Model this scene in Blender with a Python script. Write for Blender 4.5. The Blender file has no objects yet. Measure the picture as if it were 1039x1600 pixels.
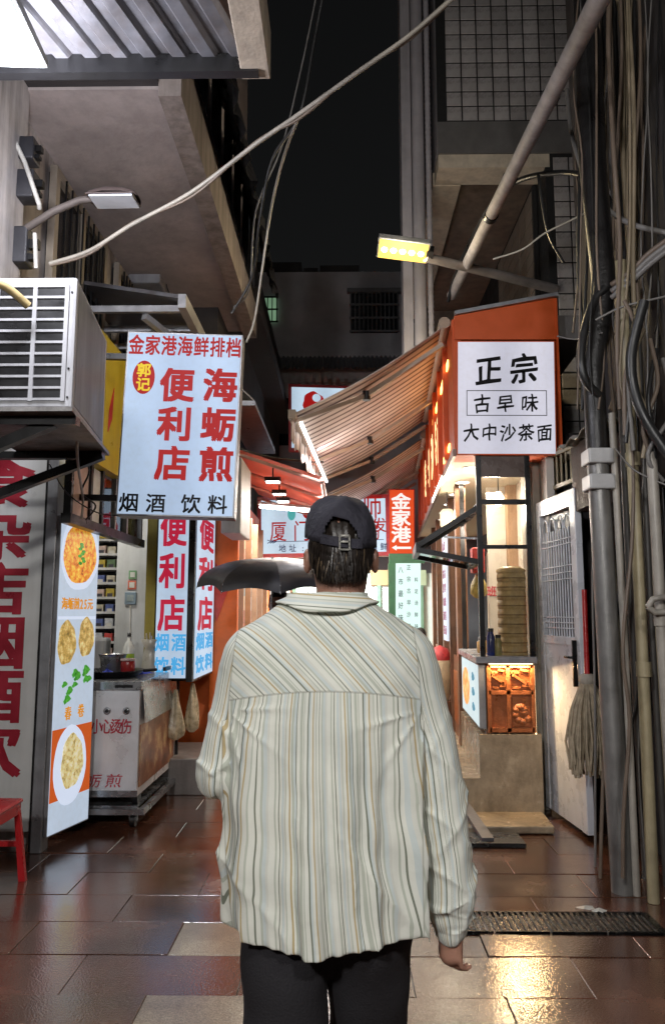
import bpy, math, random
import numpy as np
from mathutils import Vector, Matrix
random.seed(7); np.random.seed(7)
SC = bpy.context.scene; COL = SC.collection
PI = math.pi; R = math.radians
# ------------------------------------------------------------------ camera
CAM_H, FPX, PITCH, YAW = 1.52, 1200.0, R(7.6), R(0.75)
cd = bpy.data.cameras.new('camera'); cam = bpy.data.objects.new('camera', cd); COL.objects.link(cam)
cam.location = (0, 0, CAM_H); cam.rotation_euler = (PI/2 + PITCH, 0, YAW)
cd.sensor_fit = 'VERTICAL'; cd.sensor_height = 24; cd.lens = 24*FPX/1600; cd.clip_end = 300; cd.clip_start = .05
SC.camera = cam
_RM = cam.rotation_euler.to_matrix()
def ray(px, py): return _RM @ Vector(((px-519.5)/FPX, -(py-800)/FPX, -1))
def W(px, py, Y=None, Z=None, X=None):
    """world point on the sight line of a photograph pixel, at a measured depth / height / side"""
    d = ray(px, py)
    t = Y/d.y if Y is not None else ((Z-CAM_H)/d.z if Z is not None else X/d.x)
    return Vector((0, 0, CAM_H)) + d*t
# ------------------------------------------------------------------ night sky
wd = bpy.data.worlds.new('World'); SC.world = wd; wd.use_nodes = True
nt = wd.node_tree; sky = nt.nodes.new('ShaderNodeTexSky'); sky.sky_type = 'NISHITA'; sky.sun_disc = False
sky.sun_elevation = R(6); sky.sun_rotation = R(200); sky.air_density = 1.2; sky.dust_density = 3
bg = nt.nodes['Background']; bg.inputs['Strength'].default_value = 0.0034
hs = nt.nodes.new('ShaderNodeHueSaturation'); hs.inputs['Saturation'].default_value = .12
nt.links.new(sky.outputs[0], hs.inputs['Color']); nt.links.new(hs.outputs[0], bg.inputs['Color'])
SC.view_settings.view_transform = 'Standard'; SC.view_settings.look = 'None'
SC.view_settings.exposure = 0.0; SC.view_settings.gamma = 1.0
SC.cycles.sample_clamp_indirect = 3.0; SC.cycles.sample_clamp_direct = 0
SC.cycles.max_bounces = 5; SC.cycles.transparent_max_bounces = 12; SC.cycles.caustics_reflective = False; SC.cycles.caustics_refractive = False
SC.cycles.use_denoising = True
# ------------------------------------------------------------------ materials
MATS = {}
def node(t, ty, **kw):
    n = t.nodes.new(ty)
    for k, v in kw.items():
        if k in n.inputs.keys(): n.inputs[k].default_value = v
        else: setattr(n, k, v)
    return n
def newmat(name):
    m = bpy.data.materials.new(name); m.use_nodes = True; t = m.node_tree
    return m, t, t.nodes['Principled BSDF']
def ramp(t, stops, interp='LINEAR'):
    r = t.nodes.new('ShaderNodeValToRGB'); e = r.color_ramp; e.interpolation = interp
    while len(e.elements) < len(stops): e.elements.new(.5)
    for el, (p, c) in zip(e.elements, stops): el.position = p; el.color = (*c[:3], 1)
    return r
def pm(name, col, rough=.6, metal=0, var=.25, scale=6, bump=.15, bscale=60, streak=0, dirt=None, dirt_amt=.5, rvar=.15, rnd=0, spec=.5):
    """painted / mineral surface: base colour with blotches, optional streaks of grime, roughness wear and fine relief"""
    if name in MATS: return MATS[name]
    m, t, b = newmat(name); L = t.links.new
    tc = t.nodes.new('ShaderNodeTexCoord'); co = tc.outputs['Object']
    n1 = node(t, 'ShaderNodeTexNoise', Scale=scale, Detail=6, Roughness=.6); L(co, n1.inputs['Vector'])
    lo = tuple(c*(1-var) for c in col); hi = tuple(min(1, c*(1+var*.6)) for c in col)
    r1 = ramp(t, [(.3, lo), (.7, hi)]); L(n1.outputs[0], r1.inputs[0]); out = r1.outputs[0]
    if dirt or streak:
        mp = node(t, 'ShaderNodeMapping'); mp.inputs['Scale'].default_value = (7, 7, .5 if streak else 5); L(co, mp.inputs[0])
        n2 = node(t, 'ShaderNodeTexNoise', Scale=1.3, Detail=8, Roughness=.65); L(mp.outputs[0], n2.inputs['Vector'])
        r2 = ramp(t, [(.42, (0, 0, 0)), (.72, (1, 1, 1))]); L(n2.outputs[0], r2.inputs[0])
        mu = node(t, 'ShaderNodeMath', operation='MULTIPLY'); mu.inputs[1].default_value = streak or dirt_amt; L(r2.outputs[0], mu.inputs[0])
        mx = t.nodes.new('ShaderNodeMixRGB'); L(mu.outputs[0], mx.inputs[0]); L(out, mx.inputs[1])
        mx.inputs[2].default_value = (*(dirt or (.03, .026, .022)), 1); out = mx.outputs[0]
    if rnd:
        oi = t.nodes.new('ShaderNodeObjectInfo'); mr = node(t, 'ShaderNodeMapRange'); L(oi.outputs['Random'], mr.inputs[0])
        mr.inputs[3].default_value = 1-rnd; mr.inputs[4].default_value = 1+rnd
        hv = t.nodes.new('ShaderNodeHueSaturation'); L(mr.outputs[0], hv.inputs['Value']); L(out, hv.inputs['Color']); out = hv.outputs[0]
    L(out, b.inputs['Base Color'])
    mr = node(t, 'ShaderNodeMapRange'); L(n1.outputs[0], mr.inputs[0]); mr.inputs[1].default_value = .3; mr.inputs[2].default_value = .7
    mr.inputs[3].default_value = max(.02, rough-rvar); mr.inputs[4].default_value = min(1, rough+rvar); L(mr.outputs[0], b.inputs['Roughness'])
    b.inputs['Metallic'].default_value = metal; b.inputs['Specular IOR Level'].default_value = spec
    if bump:
        n3 = node(t, 'ShaderNodeTexNoise', Scale=bscale, Detail=4); L(co, n3.inputs['Vector'])
        bp = node(t, 'ShaderNodeBump', Strength=bump, Distance=.01); L(n3.outputs[0], bp.inputs['Height']); L(bp.outputs[0], b.inputs['Normal'])
    MATS[name] = m; return m
def em(name, col, s=1.0, var=0, gloss=.6):
    """something that gives off light: a backlit face, lamp glass, LED strip"""
    if name in MATS: return MATS[name]
    m, t, b = newmat(name); L = t.links.new
    b.inputs['Base Color'].default_value = (*[c*.2 for c in col], 1); b.inputs['Specular IOR Level'].default_value = .2; b.inputs['Roughness'].default_value = gloss
    b.inputs['Emission Strength'].default_value = s; b.inputs['Emission Color'].default_value = (*col, 1)
    if var:
        tc = t.nodes.new('ShaderNodeTexCoord'); n1 = node(t, 'ShaderNodeTexNoise', Scale=2.2, Detail=3); L(tc.outputs['Object'], n1.inputs['Vector'])
        r1 = ramp(t, [(.3, tuple(c*(1-var) for c in col)), (.7, col)]); L(n1.outputs[0], r1.inputs[0])
        wv = node(t, 'ShaderNodeTexWave', Scale=.55, Distortion=.6, Detail=1); wv.bands_direction = 'X'; L(tc.outputs['Object'], wv.inputs['Vector'])   # the tubes behind the face
        r3 = ramp(t, [(.0, (.80, .81, .83)), (1, (1.0, 1.0, 1.0))]); L(wv.outputs[0], r3.inputs[0]); n9 = node(t, 'ShaderNodeTexNoise', Scale=26, Detail=5); L(tc.outputs['Object'], n9.inputs['Vector']); r9 = ramp(t, [(.3, (.95, .94, .92)), (.55, (1, 1, 1))]); L(n9.outputs[0], r9.inputs[0])
        m1 = t.nodes.new('ShaderNodeMixRGB'); m1.blend_type = 'MULTIPLY'; m1.inputs[0].default_value = 1; L(r1.outputs[0], m1.inputs[1]); L(r3.outputs[0], m1.inputs[2])
        m2 = t.nodes.new('ShaderNodeMixRGB'); m2.blend_type = 'MULTIPLY'; m2.inputs[0].default_value = 1; L(m1.outputs[0], m2.inputs[1]); L(r9.outputs[0], m2.inputs[2]); L(m2.outputs[0], b.inputs['Emission Color'])
    MATS[name] = m; return m
def glass(name, tint=(.9, .95, .95), amt=.12):
    if name in MATS: return MATS[name]
    m = bpy.data.materials.new(name); m.use_nodes = True; t = m.node_tree; t.nodes.clear(); L = t.links.new
    o = t.nodes.new('ShaderNodeOutputMaterial'); tr = t.nodes.new('ShaderNodeBsdfTransparent'); tr.inputs[0].default_value = (*tint, 1)
    gl = t.nodes.new('ShaderNodeBsdfGlossy'); gl.inputs['Roughness'].default_value = .03
    fr = node(t, 'ShaderNodeFresnel', IOR=1.5); ad = node(t, 'ShaderNodeMath', operation='ADD'); ad.inputs[1].default_value = amt; L(fr.outputs[0], ad.inputs[0])
    mx = t.nodes.new('ShaderNodeMixShader'); L(ad.outputs[0], mx.inputs[0]); L(tr.outputs[0], mx.inputs[1]); L(gl.outputs[0], mx.inputs[2]); L(mx.outputs[0], o.inputs[0])
    MATS[name] = m; return m
# ------------------------------------------------------------------ mesh builder
class MB:
    def __init__(s): s.v = []; s.f = []; s.sm = []
    def add(s, vs, fs, smooth=False):
        o = len(s.v); s.v += [tuple(v) for v in vs]; s.f += [tuple(i+o for i in f) for f in fs]; s.sm += [smooth]*len(fs); return s
    def box(s, x0, x1, y0, y1, z0, z1, M=None):
        vs = [Vector((x, y, z)) for x in (x0, x1) for y in (y0, y1) for z in (z0, z1)]
        if M is not None: vs = [M @ v for v in vs]
        return s.add(vs, [(0, 1, 3, 2), (4, 6, 7, 5), (0, 4, 5, 1), (2, 3, 7, 6), (0, 2, 6, 4), (1, 5, 7, 3)])
    def bar(s, a, b, w, h=None, up=(0, 0, 1)):
        """rectangular bar from a to b"""
        a = Vector(a); b = Vector(b); h = h or w; d = (b-a).normalized(); u = Vector(up)
        if abs(d.dot(u)) > .98: u = Vector((0, 1, 0))
        x = d.cross(u).normalized()*w/2; y = x.cross(d).normalized()*h/2
        return s.add([a-x-y, a+x-y, a+x+y, a-x+y, b-x-y, b+x-y, b+x+y, b-x+y], [(3, 2, 1, 0), (4, 5, 6, 7), (0, 1, 5, 4), (1, 2, 6, 5), (2, 3, 7, 6), (3, 0, 4, 7)])
    def tube(s, pts, r, n=8, cap=True, ry=None):
        pts = [Vector(p) for p in pts]; N = len(pts); rs = r if isinstance(r, (list, tuple)) else [r]*N
        d0 = (pts[1]-pts[0]).normalized(); u = Vector((0, 0, 1)) if abs(d0.z) < .9 else Vector((0, 1, 0)); vs = []
        for i, p in enumerate(pts):
            d = (pts[min(i+1, N-1)]-pts[max(i-1, 0)]).normalized(); x = d.cross(u)
            x = x.normalized() if x.length > 1e-6 else Vector((1, 0, 0)); u = x.cross(d).normalized()
            vs += [p+(x*math.cos(2*PI*k/n)+u*math.sin(2*PI*k/n)*(ry or 1))*rs[i] for k in range(n)]
        fs = [(i*n+k, i*n+(k+1) % n, (i+1)*n+(k+1) % n, (i+1)*n+k) for i in range(N-1) for k in range(n)]
        s.add(vs, fs, True)
        if cap: s.add(vs[:n], [tuple(range(n))[::-1]]); s.add(vs[-n:], [tuple(range(n))])
        return s
    def lathe(s, prof, c, n=20, M=None):
        """profile of (r, z) turned about the vertical through c"""
        c = Vector(c); vs = []
        for r, z in prof: vs += [Vector((r*math.cos(2*PI*k/n), r*math.sin(2*PI*k/n), z)) for k in range(n)]
        if M is not None: vs = [M @ v for v in vs]
        vs = [v+c for v in vs]
        s.add(vs, [(i*n+k, i*n+(k+1) % n, (i+1)*n+(k+1) % n, (i+1)*n+k) for i in range(len(prof)-1) for k in range(n)], True)
        s.add(vs[:n], [tuple(range(n))[::-1]]); s.add(vs[-n:], [tuple(range(n))]); return s
    def quad(s, a, b, c, d): return s.add([a, b, c, d], [(0, 1, 2, 3)])
    def slab(s, poly, off):
        """polygon extruded by off"""
        o = Vector(off); p = [Vector(q) for q in poly]; n = len(p)
        return s.add(p+[q+o for q in p], [tuple(range(n))[::-1], tuple(range(n, 2*n))]+[(i, (i+1) % n, n+(i+1) % n, n+i) for i in range(n)])
    def grid(s, fn, nu, nv, smooth=True):
        vs = [fn(i/(nu-1), j/(nv-1)) for i in range(nu) for j in range(nv)]
        return s.add(vs, [(i*nv+j, i*nv+j+1, (i+1)*nv+j+1, (i+1)*nv+j) for i in range(nu-1) for j in range(nv-1)], smooth)
    def shear(s, k=.054, y0=6.0): s.v = [(x+k*(y-y0), y, z) for x, y, z in s.v]; return s
    def xf(s, M): s.v = [tuple(M @ Vector(v)) for v in s.v]; return s
    def rot(s, c, ang, axis='Y'):
        c = Vector(c); return s.xf(Matrix.Translation(c) @ Matrix.Rotation(ang, 4, axis) @ Matrix.Translation(-c))
    def build(s, name, mat, parent=None, bevel=0, recalc=True):
        base = ORIGIN.get(parent.name, Vector()) if parent else None
        if base is None:
            xs = np.array(s.v); base = Vector((float(xs[:, 0].mean()), float(xs[:, 1].mean()), float(xs[:, 2].min())))
        me = bpy.data.meshes.new(name); me.from_pydata([(x-base.x, y-base.y, z-base.z) for x, y, z in s.v], [], s.f)
        me.polygons.foreach_set('use_smooth', s.sm); me.update()
        if recalc:
            import bmesh
            bm = bmesh.new(); bm.from_mesh(me); bmesh.ops.recalc_face_normals(bm, faces=bm.faces); bm.to_mesh(me); bm.free()
        if mat: me.materials.append(mat)
        o = bpy.data.objects.new(name, me); COL.objects.link(o)
        if parent: o.parent = parent
        else: o.location = base
        ORIGIN[o.name] = base
        if bevel:
            b = o.modifiers.new('edge', 'BEVEL'); b.width = bevel; b.segments = 2; b.limit_method = 'ANGLE'
        return o
ORIGIN = {}
def tag(o, label=None, cat=None, group=None, kind=None):
    for k, v in (('label', label), ('category', cat), ('group', group), ('kind', kind)):
        if v: o[k] = v
    return o
def thing(name, loc, label, cat, group=None):
    o = bpy.data.objects.new(name, None); COL.objects.link(o); o.location = loc; o.empty_display_size = .1
    ORIGIN[o.name] = Vector(loc); return tag(o, label, cat, group)
def lamp(name, kind, loc, power, col, size=.3, aim=None, parent=None, spot=None, sizey=None):
    l = bpy.data.lights.new(name, kind); l.energy = power; l.color = col
    if kind == 'AREA':
        l.size = size
        if sizey: l.shape = 'RECTANGLE'; l.size_y = sizey
    else: l.shadow_soft_size = size
    if spot: l.spot_size = R(spot); l.spot_blend = .6
    o = bpy.data.objects.new(name, l); COL.objects.link(o); loc = Vector(loc)
    if aim is not None: o.rotation_euler = (Vector(aim)-loc).to_track_quat('-Z', 'Y').to_euler()
    if parent: o.parent = parent; o.location = loc-ORIGIN[parent.name]
    else: o.location = loc
    return o
# ------------------------------------------------------------------ lettering
GL = {}
def glyph(ch, bold):
    k = (ch, bold)
    if k not in GL:
        c = bpy.data.curves.new('g', 'FONT'); c.body = ch; c.size = 1; c.extrude = .006; c.resolution_u = 2
        o = bpy.data.objects.new('g', c); COL.objects.link(o)
        m = bpy.data.meshes.new_from_object(o.evaluated_get(bpy.context.evaluated_depsgraph_get()))
        cx = .5 if ord(ch) > 255 else max(v.co.x for v in m.vertices)/2
        vs = [(v.co.x-cx, v.co.y-.385, v.co.z) for v in m.vertices]; fs = [tuple(p.vertices) for p in m.polygons]; V, F = [], []
        for i, (dx, dy) in enumerate(((0, 0), (1, 1), (-1, 1), (1, -1), (-1, -1)) if bold > .005 else ((0, 0),)):   # heavier strokes
            o_ = len(V); V += [(x+dx*bold*.8, y+dy*bold*.8, z+i*.0012) for x, y, z in vs]; F += [tuple(q+o_ for q in f) for f in fs]
        GL[k] = (V, F)
        bpy.data.objects.remove(o); bpy.data.curves.remove(c); bpy.data.meshes.remove(m)
    return GL[k]
class Face:
    """a sign face: origin o (top left), ex to the right, ez up, size w x h; text is placed in fractions of the face"""
    def __init__(s, tl, tr, bl): s.o = Vector(tl); s.ex = Vector(tr)-s.o; s.ey = Vector(bl)-s.o; s.n = s.ey.cross(s.ex).normalized()*1; s.w = s.ex.length; s.h = s.ey.length
    def p(s, u, v, d=0): return s.o+s.ex*u+s.ey*v+s.n*d
    def text(s, mb, chars, lift=.004, bold=.012, shear=0, brush=0):
        """chars: (char, u, v, width in fraction of w, height in fraction of h)"""
        ux = s.ex.normalized(); uy = -s.ey.normalized()
        for ch, u, v, cw, chh in chars:
            vs, fs = glyph(ch, bold); c = s.p(u, v, lift)
            mb.add([c+ux*((x+shear*y+brush*.25*math.sin(7*y+3*x))*cw*s.w)+uy*((y+brush*x+brush*.2*math.sin(9*x+2))*chh*s.h)+s.n*(z*.3) for x, y, z in vs], fs)
        return mb
    def panel(s, mb, d0, d1, u0=0, u1=1, v0=0, v1=1):
        return mb.slab([s.p(u0, v0, d0), s.p(u1, v0, d0), s.p(u1, v1, d0), s.p(u0, v1, d0)], s.n*(d1-d0))
    def disc(s, mb, u, v, ru, rv, lift, n=28, th=.002, wob=0):
        ps = []
        for k in range(n):
            a = 2*PI*k/n; q = 1+wob*math.sin(3*a+1)+wob*.7*math.sin(7*a)
            ps.append(s.p(u+ru*q*math.cos(a), v+rv*q*math.sin(a), lift))
        return mb.slab(ps, s.n*th)
def row(txt, u0, u1, v, cw, ch): 
    n = len(txt); return [(c, u0+(u1-u0)*(i/(n-1) if n > 1 else .5), v, cw, ch) for i, c in enumerate(txt) if c != ' ']
def colm(txt, u, v0, v1, cw, ch):
    n = len(txt); return [(c, u, v0+(v1-v0)*(i/(n-1) if n > 1 else .5), cw, ch) for i, c in enumerate(txt) if c != ' ']
def letters(face, chars, mat, parent, lift=.004, bold=.012, shear=0, name='lettering', brush=0):
    return face.text(MB(), chars, lift, bold, shear, brush).build(name, mat, parent, recalc=False)
# ================================================================== GROUND
M_grout = pm('wet_grout', (.035, .028, .024), .25, bump=.3, bscale=30)
g = MB(); g.box(-14, 14, -8, 40, -.3, -.012); tag(g.build('ground', M_grout), kind='structure')
def wet_stone(name, col, rnd=.35, rough=(.07, .34)):
    m, t, b = newmat(name); L = t.links.new
    ge = t.nodes.new('ShaderNodeNewGeometry'); co = ge.outputs['Position']
    oi = t.nodes.new('ShaderNodeObjectInfo')
    n1 = node(t, 'ShaderNodeTexNoise', Scale=2.2, Detail=5, Roughness=.6); L(co, n1.inputs['Vector'])
    n8 = node(t, 'ShaderNodeTexNoise', Scale=1.1, Detail=8, Roughness=.7); L(co, n8.inputs['Vector']); r8 = ramp(t, [(.3, (.4, .38, .36)), (.7, (1.1, 1.1, 1.1))]); L(n8.outputs[0], r8.inputs[0])
    n2 = node(t, 'ShaderNodeTexNoise', Scale=170, Detail=2); L(co, n2.inputs['Vector'])
    n4 = node(t, 'ShaderNodeTexVoronoi', Scale=210); L(co, n4.inputs['Vector'])
    r1 = ramp(t, [(.3, tuple(c*.7 for c in col)), (.7, tuple(c*1.25 for c in col))]); L(n1.outputs[0], r1.inputs[0])
    r2 = ramp(t, [(.35, (.55, .5, .5)), (.65, (1.35, 1.3, 1.25))]); L(n2.outputs[0], r2.inputs[0])
    mx = t.nodes.new('ShaderNodeMixRGB'); mx.blend_type = 'MULTIPLY'; mx.inputs[0].default_value = .8; L(r1.outputs[0], mx.inputs[1]); L(r2.outputs[0], mx.inputs[2])
    mr = node(t, 'ShaderNodeMapRange'); L(oi.outputs['Random'], mr.inputs[0]); mr.inputs[3].default_value = 1-rnd; mr.inputs[4].default_value = 1+rnd
    hv = t.nodes.new('ShaderNodeHueSaturation'); L(mr.outputs[0], hv.inputs['Value']); m8 = t.nodes.new('ShaderNodeMixRGB'); m8.blend_type = 'MULTIPLY'; m8.inputs[0].default_value = .75; L(mx.outputs[0], m8.inputs[1]); L(r8.outputs[0], m8.inputs[2]); L(m8.outputs[0], hv.inputs['Color']); L(hv.outputs[0], b.inputs['Base Color'])
    rr = node(t, 'ShaderNodeMapRange'); L(n1.outputs[0], rr.inputs[0]); rr.inputs[1].default_value = .35; rr.inputs[2].default_value = .68
    rr.inputs[3].default_value = rough[0]; rr.inputs[4].default_value = rough[1]; L(rr.outputs[0], b.inputs['Roughness'])
    n3 = node(t, 'ShaderNodeTexNoise', Scale=95, Detail=3); L(co, n3.inputs['Vector'])
    n5 = node(t, 'ShaderNodeTexNoise', Scale=5, Detail=2); L(co, n5.inputs['Vector'])
    b1 = node(t, 'ShaderNodeBump', Strength=.3, Distance=.003); L(n3.outputs[0], b1.inputs['Height'])
    b2 = node(t, 'ShaderNodeBump', Strength=.12, Distance=.012); L(n5.outputs[0], b2.inputs['Height']); L(b1.outputs[0], b2.inputs['Normal']); L(b2.outputs[0], b.inputs['Normal'])
    b.inputs['Coat Weight'].default_value = 1; b.inputs['Coat Roughness'].default_value = .13; L(b2.outputs[0], b.inputs['Coat Normal'])
    b.inputs['Specular IOR Level'].default_value = .6
    return m
M_stone = [wet_stone('wet_red_granite', (.125, .05, .030), .08), wet_stone('wet_brown_granite', (.115, .054, .032), .08), wet_stone('wet_dark_granite', (.10, .044, .027), .08)]
M_pale = wet_stone('pale_granite', (.42, .38, .28), .1, (.3, .6))
pav = thing('pavement', (0, 0, 0), None, None); pav['kind'] = 'structure'
TW, TD = .72, .37; tile_me = {}
def tile_mesh(w, d, mat):
    k = (round(w, 2), round(d, 2), mat.name)
    if k not in tile_me:
        mb = MB(); c = .0022; x, y = w/2-.0014, d/2-.0014
        vs = [(-x, -y, -.012), (x, -y, -.012), (x, y, -.012), (-x, y, -.012), (-x, -y, -c), (x, -y, -c), (x, y, -c), (-x, y, -c), (-x+c, -y+c, 0), (x-c, -y+c, 0), (x-c, y-c, 0), (-x+c, y-c, 0)]
        fs = [(8, 9, 10, 11)]+[(a, (a+1) % 4, 4+(a+1) % 4, 4+a) for a in range(4)]+[(4+a, 4+(a+1) % 4, 8+(a+1) % 4, 8+a) for a in range(4)]
        me = bpy.data.meshes.new('paving_stone'); me.from_pydata(vs, [], fs); me.materials.append(mat); tile_me[k] = me
    return tile_me[k]
far = MB()
rows = [2.2+TD*i for i in range(29)]
for ri, y in enumerate(rows):
    x = -2.95 + (.36 if ri % 2 else 0)
    while x < 2.6:
        q = random.random(); mt = M_stone[0] if q < .45 else M_stone[1] if q < .8 else M_stone[2]
        cx = x+TW/2
        if (abs(y+TD/2-3.78) < .18 and -.95 < cx < -.3) or (abs(y+TD/2-3.05) < .18 and -1.0 < cx < .1): mt = M_pale
        o = bpy.data.objects.new('paving_stone', tile_mesh(TW, TD, mt)); COL.objects.link(o); o.parent = pav
        o.location = (cx, y+TD/2, random.uniform(-.0015, .0025)); o.rotation_euler = (random.gauss(0, .0028), random.gauss(0, .0025), random.gauss(0, .002))
        x += TW
for y in [2.2+TD*i for i in range(29, 60)]+[2.2-TD*i for i in range(1, 26)]:
    x = -2.95+random.random()*.3
    while x < 2.6: far.box(x+.004, x+TW-.004, y+.004, y+TD-.004, -.012, random.uniform(-.001, .001)); x += TW
fo = far.build('distant_paving', M_stone[1], pav); fo['kind'] = 'stuff'
# drain channel with slotted covers
M_iron = pm('wet_black_iron', (.012, .011, .011), .22, .6, bump=.5, bscale=70)
M_steel = pm('brushed_steel', (.42, .43, .45), .28, .9, var=.12, bump=.05)
dr = thing('drain_channel', (1.1, 4.05, 0), 'wet black drain channel with slotted covers crossing the paving beside the pipes', 'drain')
for i in range(4):
    x0 = .46+i*.27; mb = MB(); mb.box(x0, x0+.262, 3.93, 3.945, .002, .012); mb.box(x0, x0+.262, 4.175, 4.19, .002, .012)
    for k in range(9): mb.box(x0+.004+k*.0295, x0+.02+k*.0295, 3.945, 4.175, .002, .0115)
    mb.build('cover', M_iron, dr, bevel=.002)
MB().box(.44, 1.56, 3.915, 4.205, .0005, .003).build('channel_bed', pm('drain_bed', (.006, .006, .006), .1, bump=.8, bscale=20), dr)
for (x, y, s) in ((1.25, 4.22, .05), (1.31, 4.19, .035)):
    mb = MB(); mb.add([(x+s*math.cos(a)*random.uniform(.7, 1.2), y+s*.6*math.sin(a)*random.uniform(.7, 1.2), .004+random.uniform(0, .02)) for a in [k*PI/5 for k in range(10)]]+[(x, y, .03)], [(k, (k+1) % 10, 10) for k in range(10)])
    tag(mb.build('paper_scrap', pm('wet_paper', (.6, .58, .52), .4)), {1.25: 'crumpled wet paper scrap behind the drain channel', 1.31: 'smaller paper scrap touching the drain covers'}[x], 'litter')
tag(MB().tube([(1.52, 3.85, .02), (1.62, 3.7, .016), (1.78, 3.45, .014), (1.9, 3.1, .014)], .014, 8).build('ground_conduit', pm('white_pvc', (.62, .6, .55), .35, streak=.35)), 'white plastic conduit lying on the dark ground at the foot of the pipes', 'conduit')
# ================================================================== LEFT BUILDING (upper storeys overhanging the lane)
M_conc = pm('stained_concrete', (.48, .42, .40), .85, var=.25, scale=2.2, bump=.35, bscale=25, streak=0, dirt=(.2, .17, .16), dirt_amt=.35)
M_plast = pm('old_plaster', (.50, .46, .44), .8, var=.3, scale=3, bump=.3, bscale=18, streak=.65)
M_dark = pm('dark_render', (.05, .045, .045), .85, var=.4, scale=4, bump=.5, bscale=15)  # plain dark render with random blotches, shared by several walls
M_alu = pm('grey_aluminium', (.36, .37, .39), .4, .6, var=.15, bump=.05, dirt=(.12, .11, .1), dirt_amt=.4)
M_black = pm('black_metal', (.012, .012, .013), .35, .3, bump=.05)
M_dglass = pm('dark_window_glass', (.012, .014, .018), .08, bump=.02, spec=.8)
M_zinc = pm('zinc_sheet', (.15, .15, .165), .42, .5, var=.35, bump=.12, dirt=(.12, .1, .09), dirt_amt=.6)
lb = thing('apartment_building', (-2.3, 6, 0), 'old concrete apartment building with an overhanging stained storey above the yellow sign', 'building')
MB().box(-4.5, -2.05, 4.35, 12.5, 2.95, 12).build('wall', M_plast, lb)
MB().box(-4.5, -1.93, 2.2, 4.35, 3.2, 12).build('wall_pier', M_plast, lb)
mb = MB(); mb.box(-2.05, -1.12, 4.32, 8.4, 4.72, 9)
mb.build('overhang', M_conc, lb)
MB().box(-1.12, -.98, 4.3, 8.45, 4.66, 5.02).build('edge_beam', pm('beam_concrete', (.34, .29, .26), .8, bump=.4, bscale=30, streak=.6), lb)
MB().box(-2.0, -1.12, 4.2, 4.32, 4.74, 5.4).build('shade_dark_panel', M_dark, lb)  # end face given a dark colour for the shade it lies in
random.seed(3)
def crump(x0, x1, y0, y1, z0, z1):
    def fn(u, v):
        y = y0+(y1-y0)*u; a = v
        x = x0+(x1-x0)*a; z = z1+(z0-z1)*a**1.5
        return (x+.03*math.sin(17*y+9*v)+random.uniform(-.015, .015), y, z+.03*math.sin(23*y+5*v)+random.uniform(-.02, .02))
    return fn
MB().grid(crump(-1.0, -.72, 4.5, 8.2, 5.0, 5.75), 60, 10).build('tarpaulin', pm('black_tarpaulin', (.03, .029, .03), .35, var=.5, bump=.6, bscale=20), lb)
MB().box(-1.0, -.62, 4.4, 5.3, 5.9, 6.5).build('balcony_box', pm('brown_balcony', (.16, .11, .10), .7), lb)
for k in range(6): MB().box(-.98, -.975, 4.7+k*.6, 5.15+k*.6, 5.1, 5.9).build('shutter', M_dglass, lb)
# window with frame on the side wall
for (y0, y1) in ((5.0, 6.1), (6.5, 7.3)):
    w = MB(); w.box(-2.05, -2.02, y0, y1, 3.35, 4.6); wo = w.build('window', M_dglass, lb)
    f = MB()
    for a in (y0, (y0+y1)/2, y1): f.box(-2.03, -1.98, a-.035, a+.035, 3.32, 4.63)
    for zz in (3.35, 4.6): f.box(-2.03, -1.985, y0-.03, y1+.03, zz-.035, zz+.035)
    f.build('frame', pm('beige_frame', (.34, .29, .23), .6), wo)
    f = MB()
    for k in range(1, 9): f.tube([(-1.97, y0+(y1-y0)*k/9, 3.36), (-1.97, y0+(y1-y0)*k/9, 4.6)], .008, 6)
    f.build('bars', M_black, wo)
# shop floor level: recess walls under the overhang
M_shopwall = pm('shop_wall', (.55, .54, .52), .6, bump=.05)
MB().box(-4.5, -2.1, 5.34, 5.4, 0, 2.95).build('cross_wall', M_plast, lb)
MB().box(-4.5, -3.2, 5.4, 12, 0, 2.95).build('inner_wall', M_shopwall, lb)
MB().box(-4.5, -2.0, 7.62, 7.7, 0, 2.95).build('back_wall', M_shopwall, lb)
MB().box(-4.5, -1.72, 5.4, 7.62, 2.86, 2.95).build('shop_ceiling', M_shopwall, lb)
# farther left house behind
lf = thing('terrace_house', (-1.3, 10, 0), 'tall dark terrace house beyond the overhanging storey, above the red canopy', 'building')
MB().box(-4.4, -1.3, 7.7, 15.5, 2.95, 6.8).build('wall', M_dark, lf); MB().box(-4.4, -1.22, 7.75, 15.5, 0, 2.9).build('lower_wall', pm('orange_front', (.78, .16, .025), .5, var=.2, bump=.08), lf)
MB().box(-1.4, -.98, 8.5, 15, 5.1, 5.3).build('eave', M_dark, lf)
# ---------------------------------------------------------------- corrugated roof at the top and its gutter
cr = thing('corrugated_canopy', (-1.2, 2.8, 4.05), 'corrugated zinc canopy overhead beside the bright floodlight', 'canopy')
def corr(x0, x1, y0, y1, z, sk, n, amp=.022):
    def fn(u, v):
        y = y0+(y1-y0)*v; x = x0+(x1-x0)*u+(y-y1)*sk; ph = (u*n) % 1
        h = amp if ph < .3 else amp*(1-(ph-.3)/.12) if ph < .42 else 0 if ph < .88 else amp*(ph-.88)/.12
        return (x, y, z+h+(y1-y)*.12)
    return fn
MB().grid(corr(-2.3, -.42, 1.6, 3.2, 4.04, .36, 14), 14*14+1, 6, False).build('sheet', M_zinc, cr)
MB().box(-2.0, -.38, 3.19, 3.24, 3.97, 4.06).build('edge_angle', M_black, cr)
MB().box(-2.1, -.3, 2.2, 2.25, 4.16, 4.22).build('purlin', M_black, cr)
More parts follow.
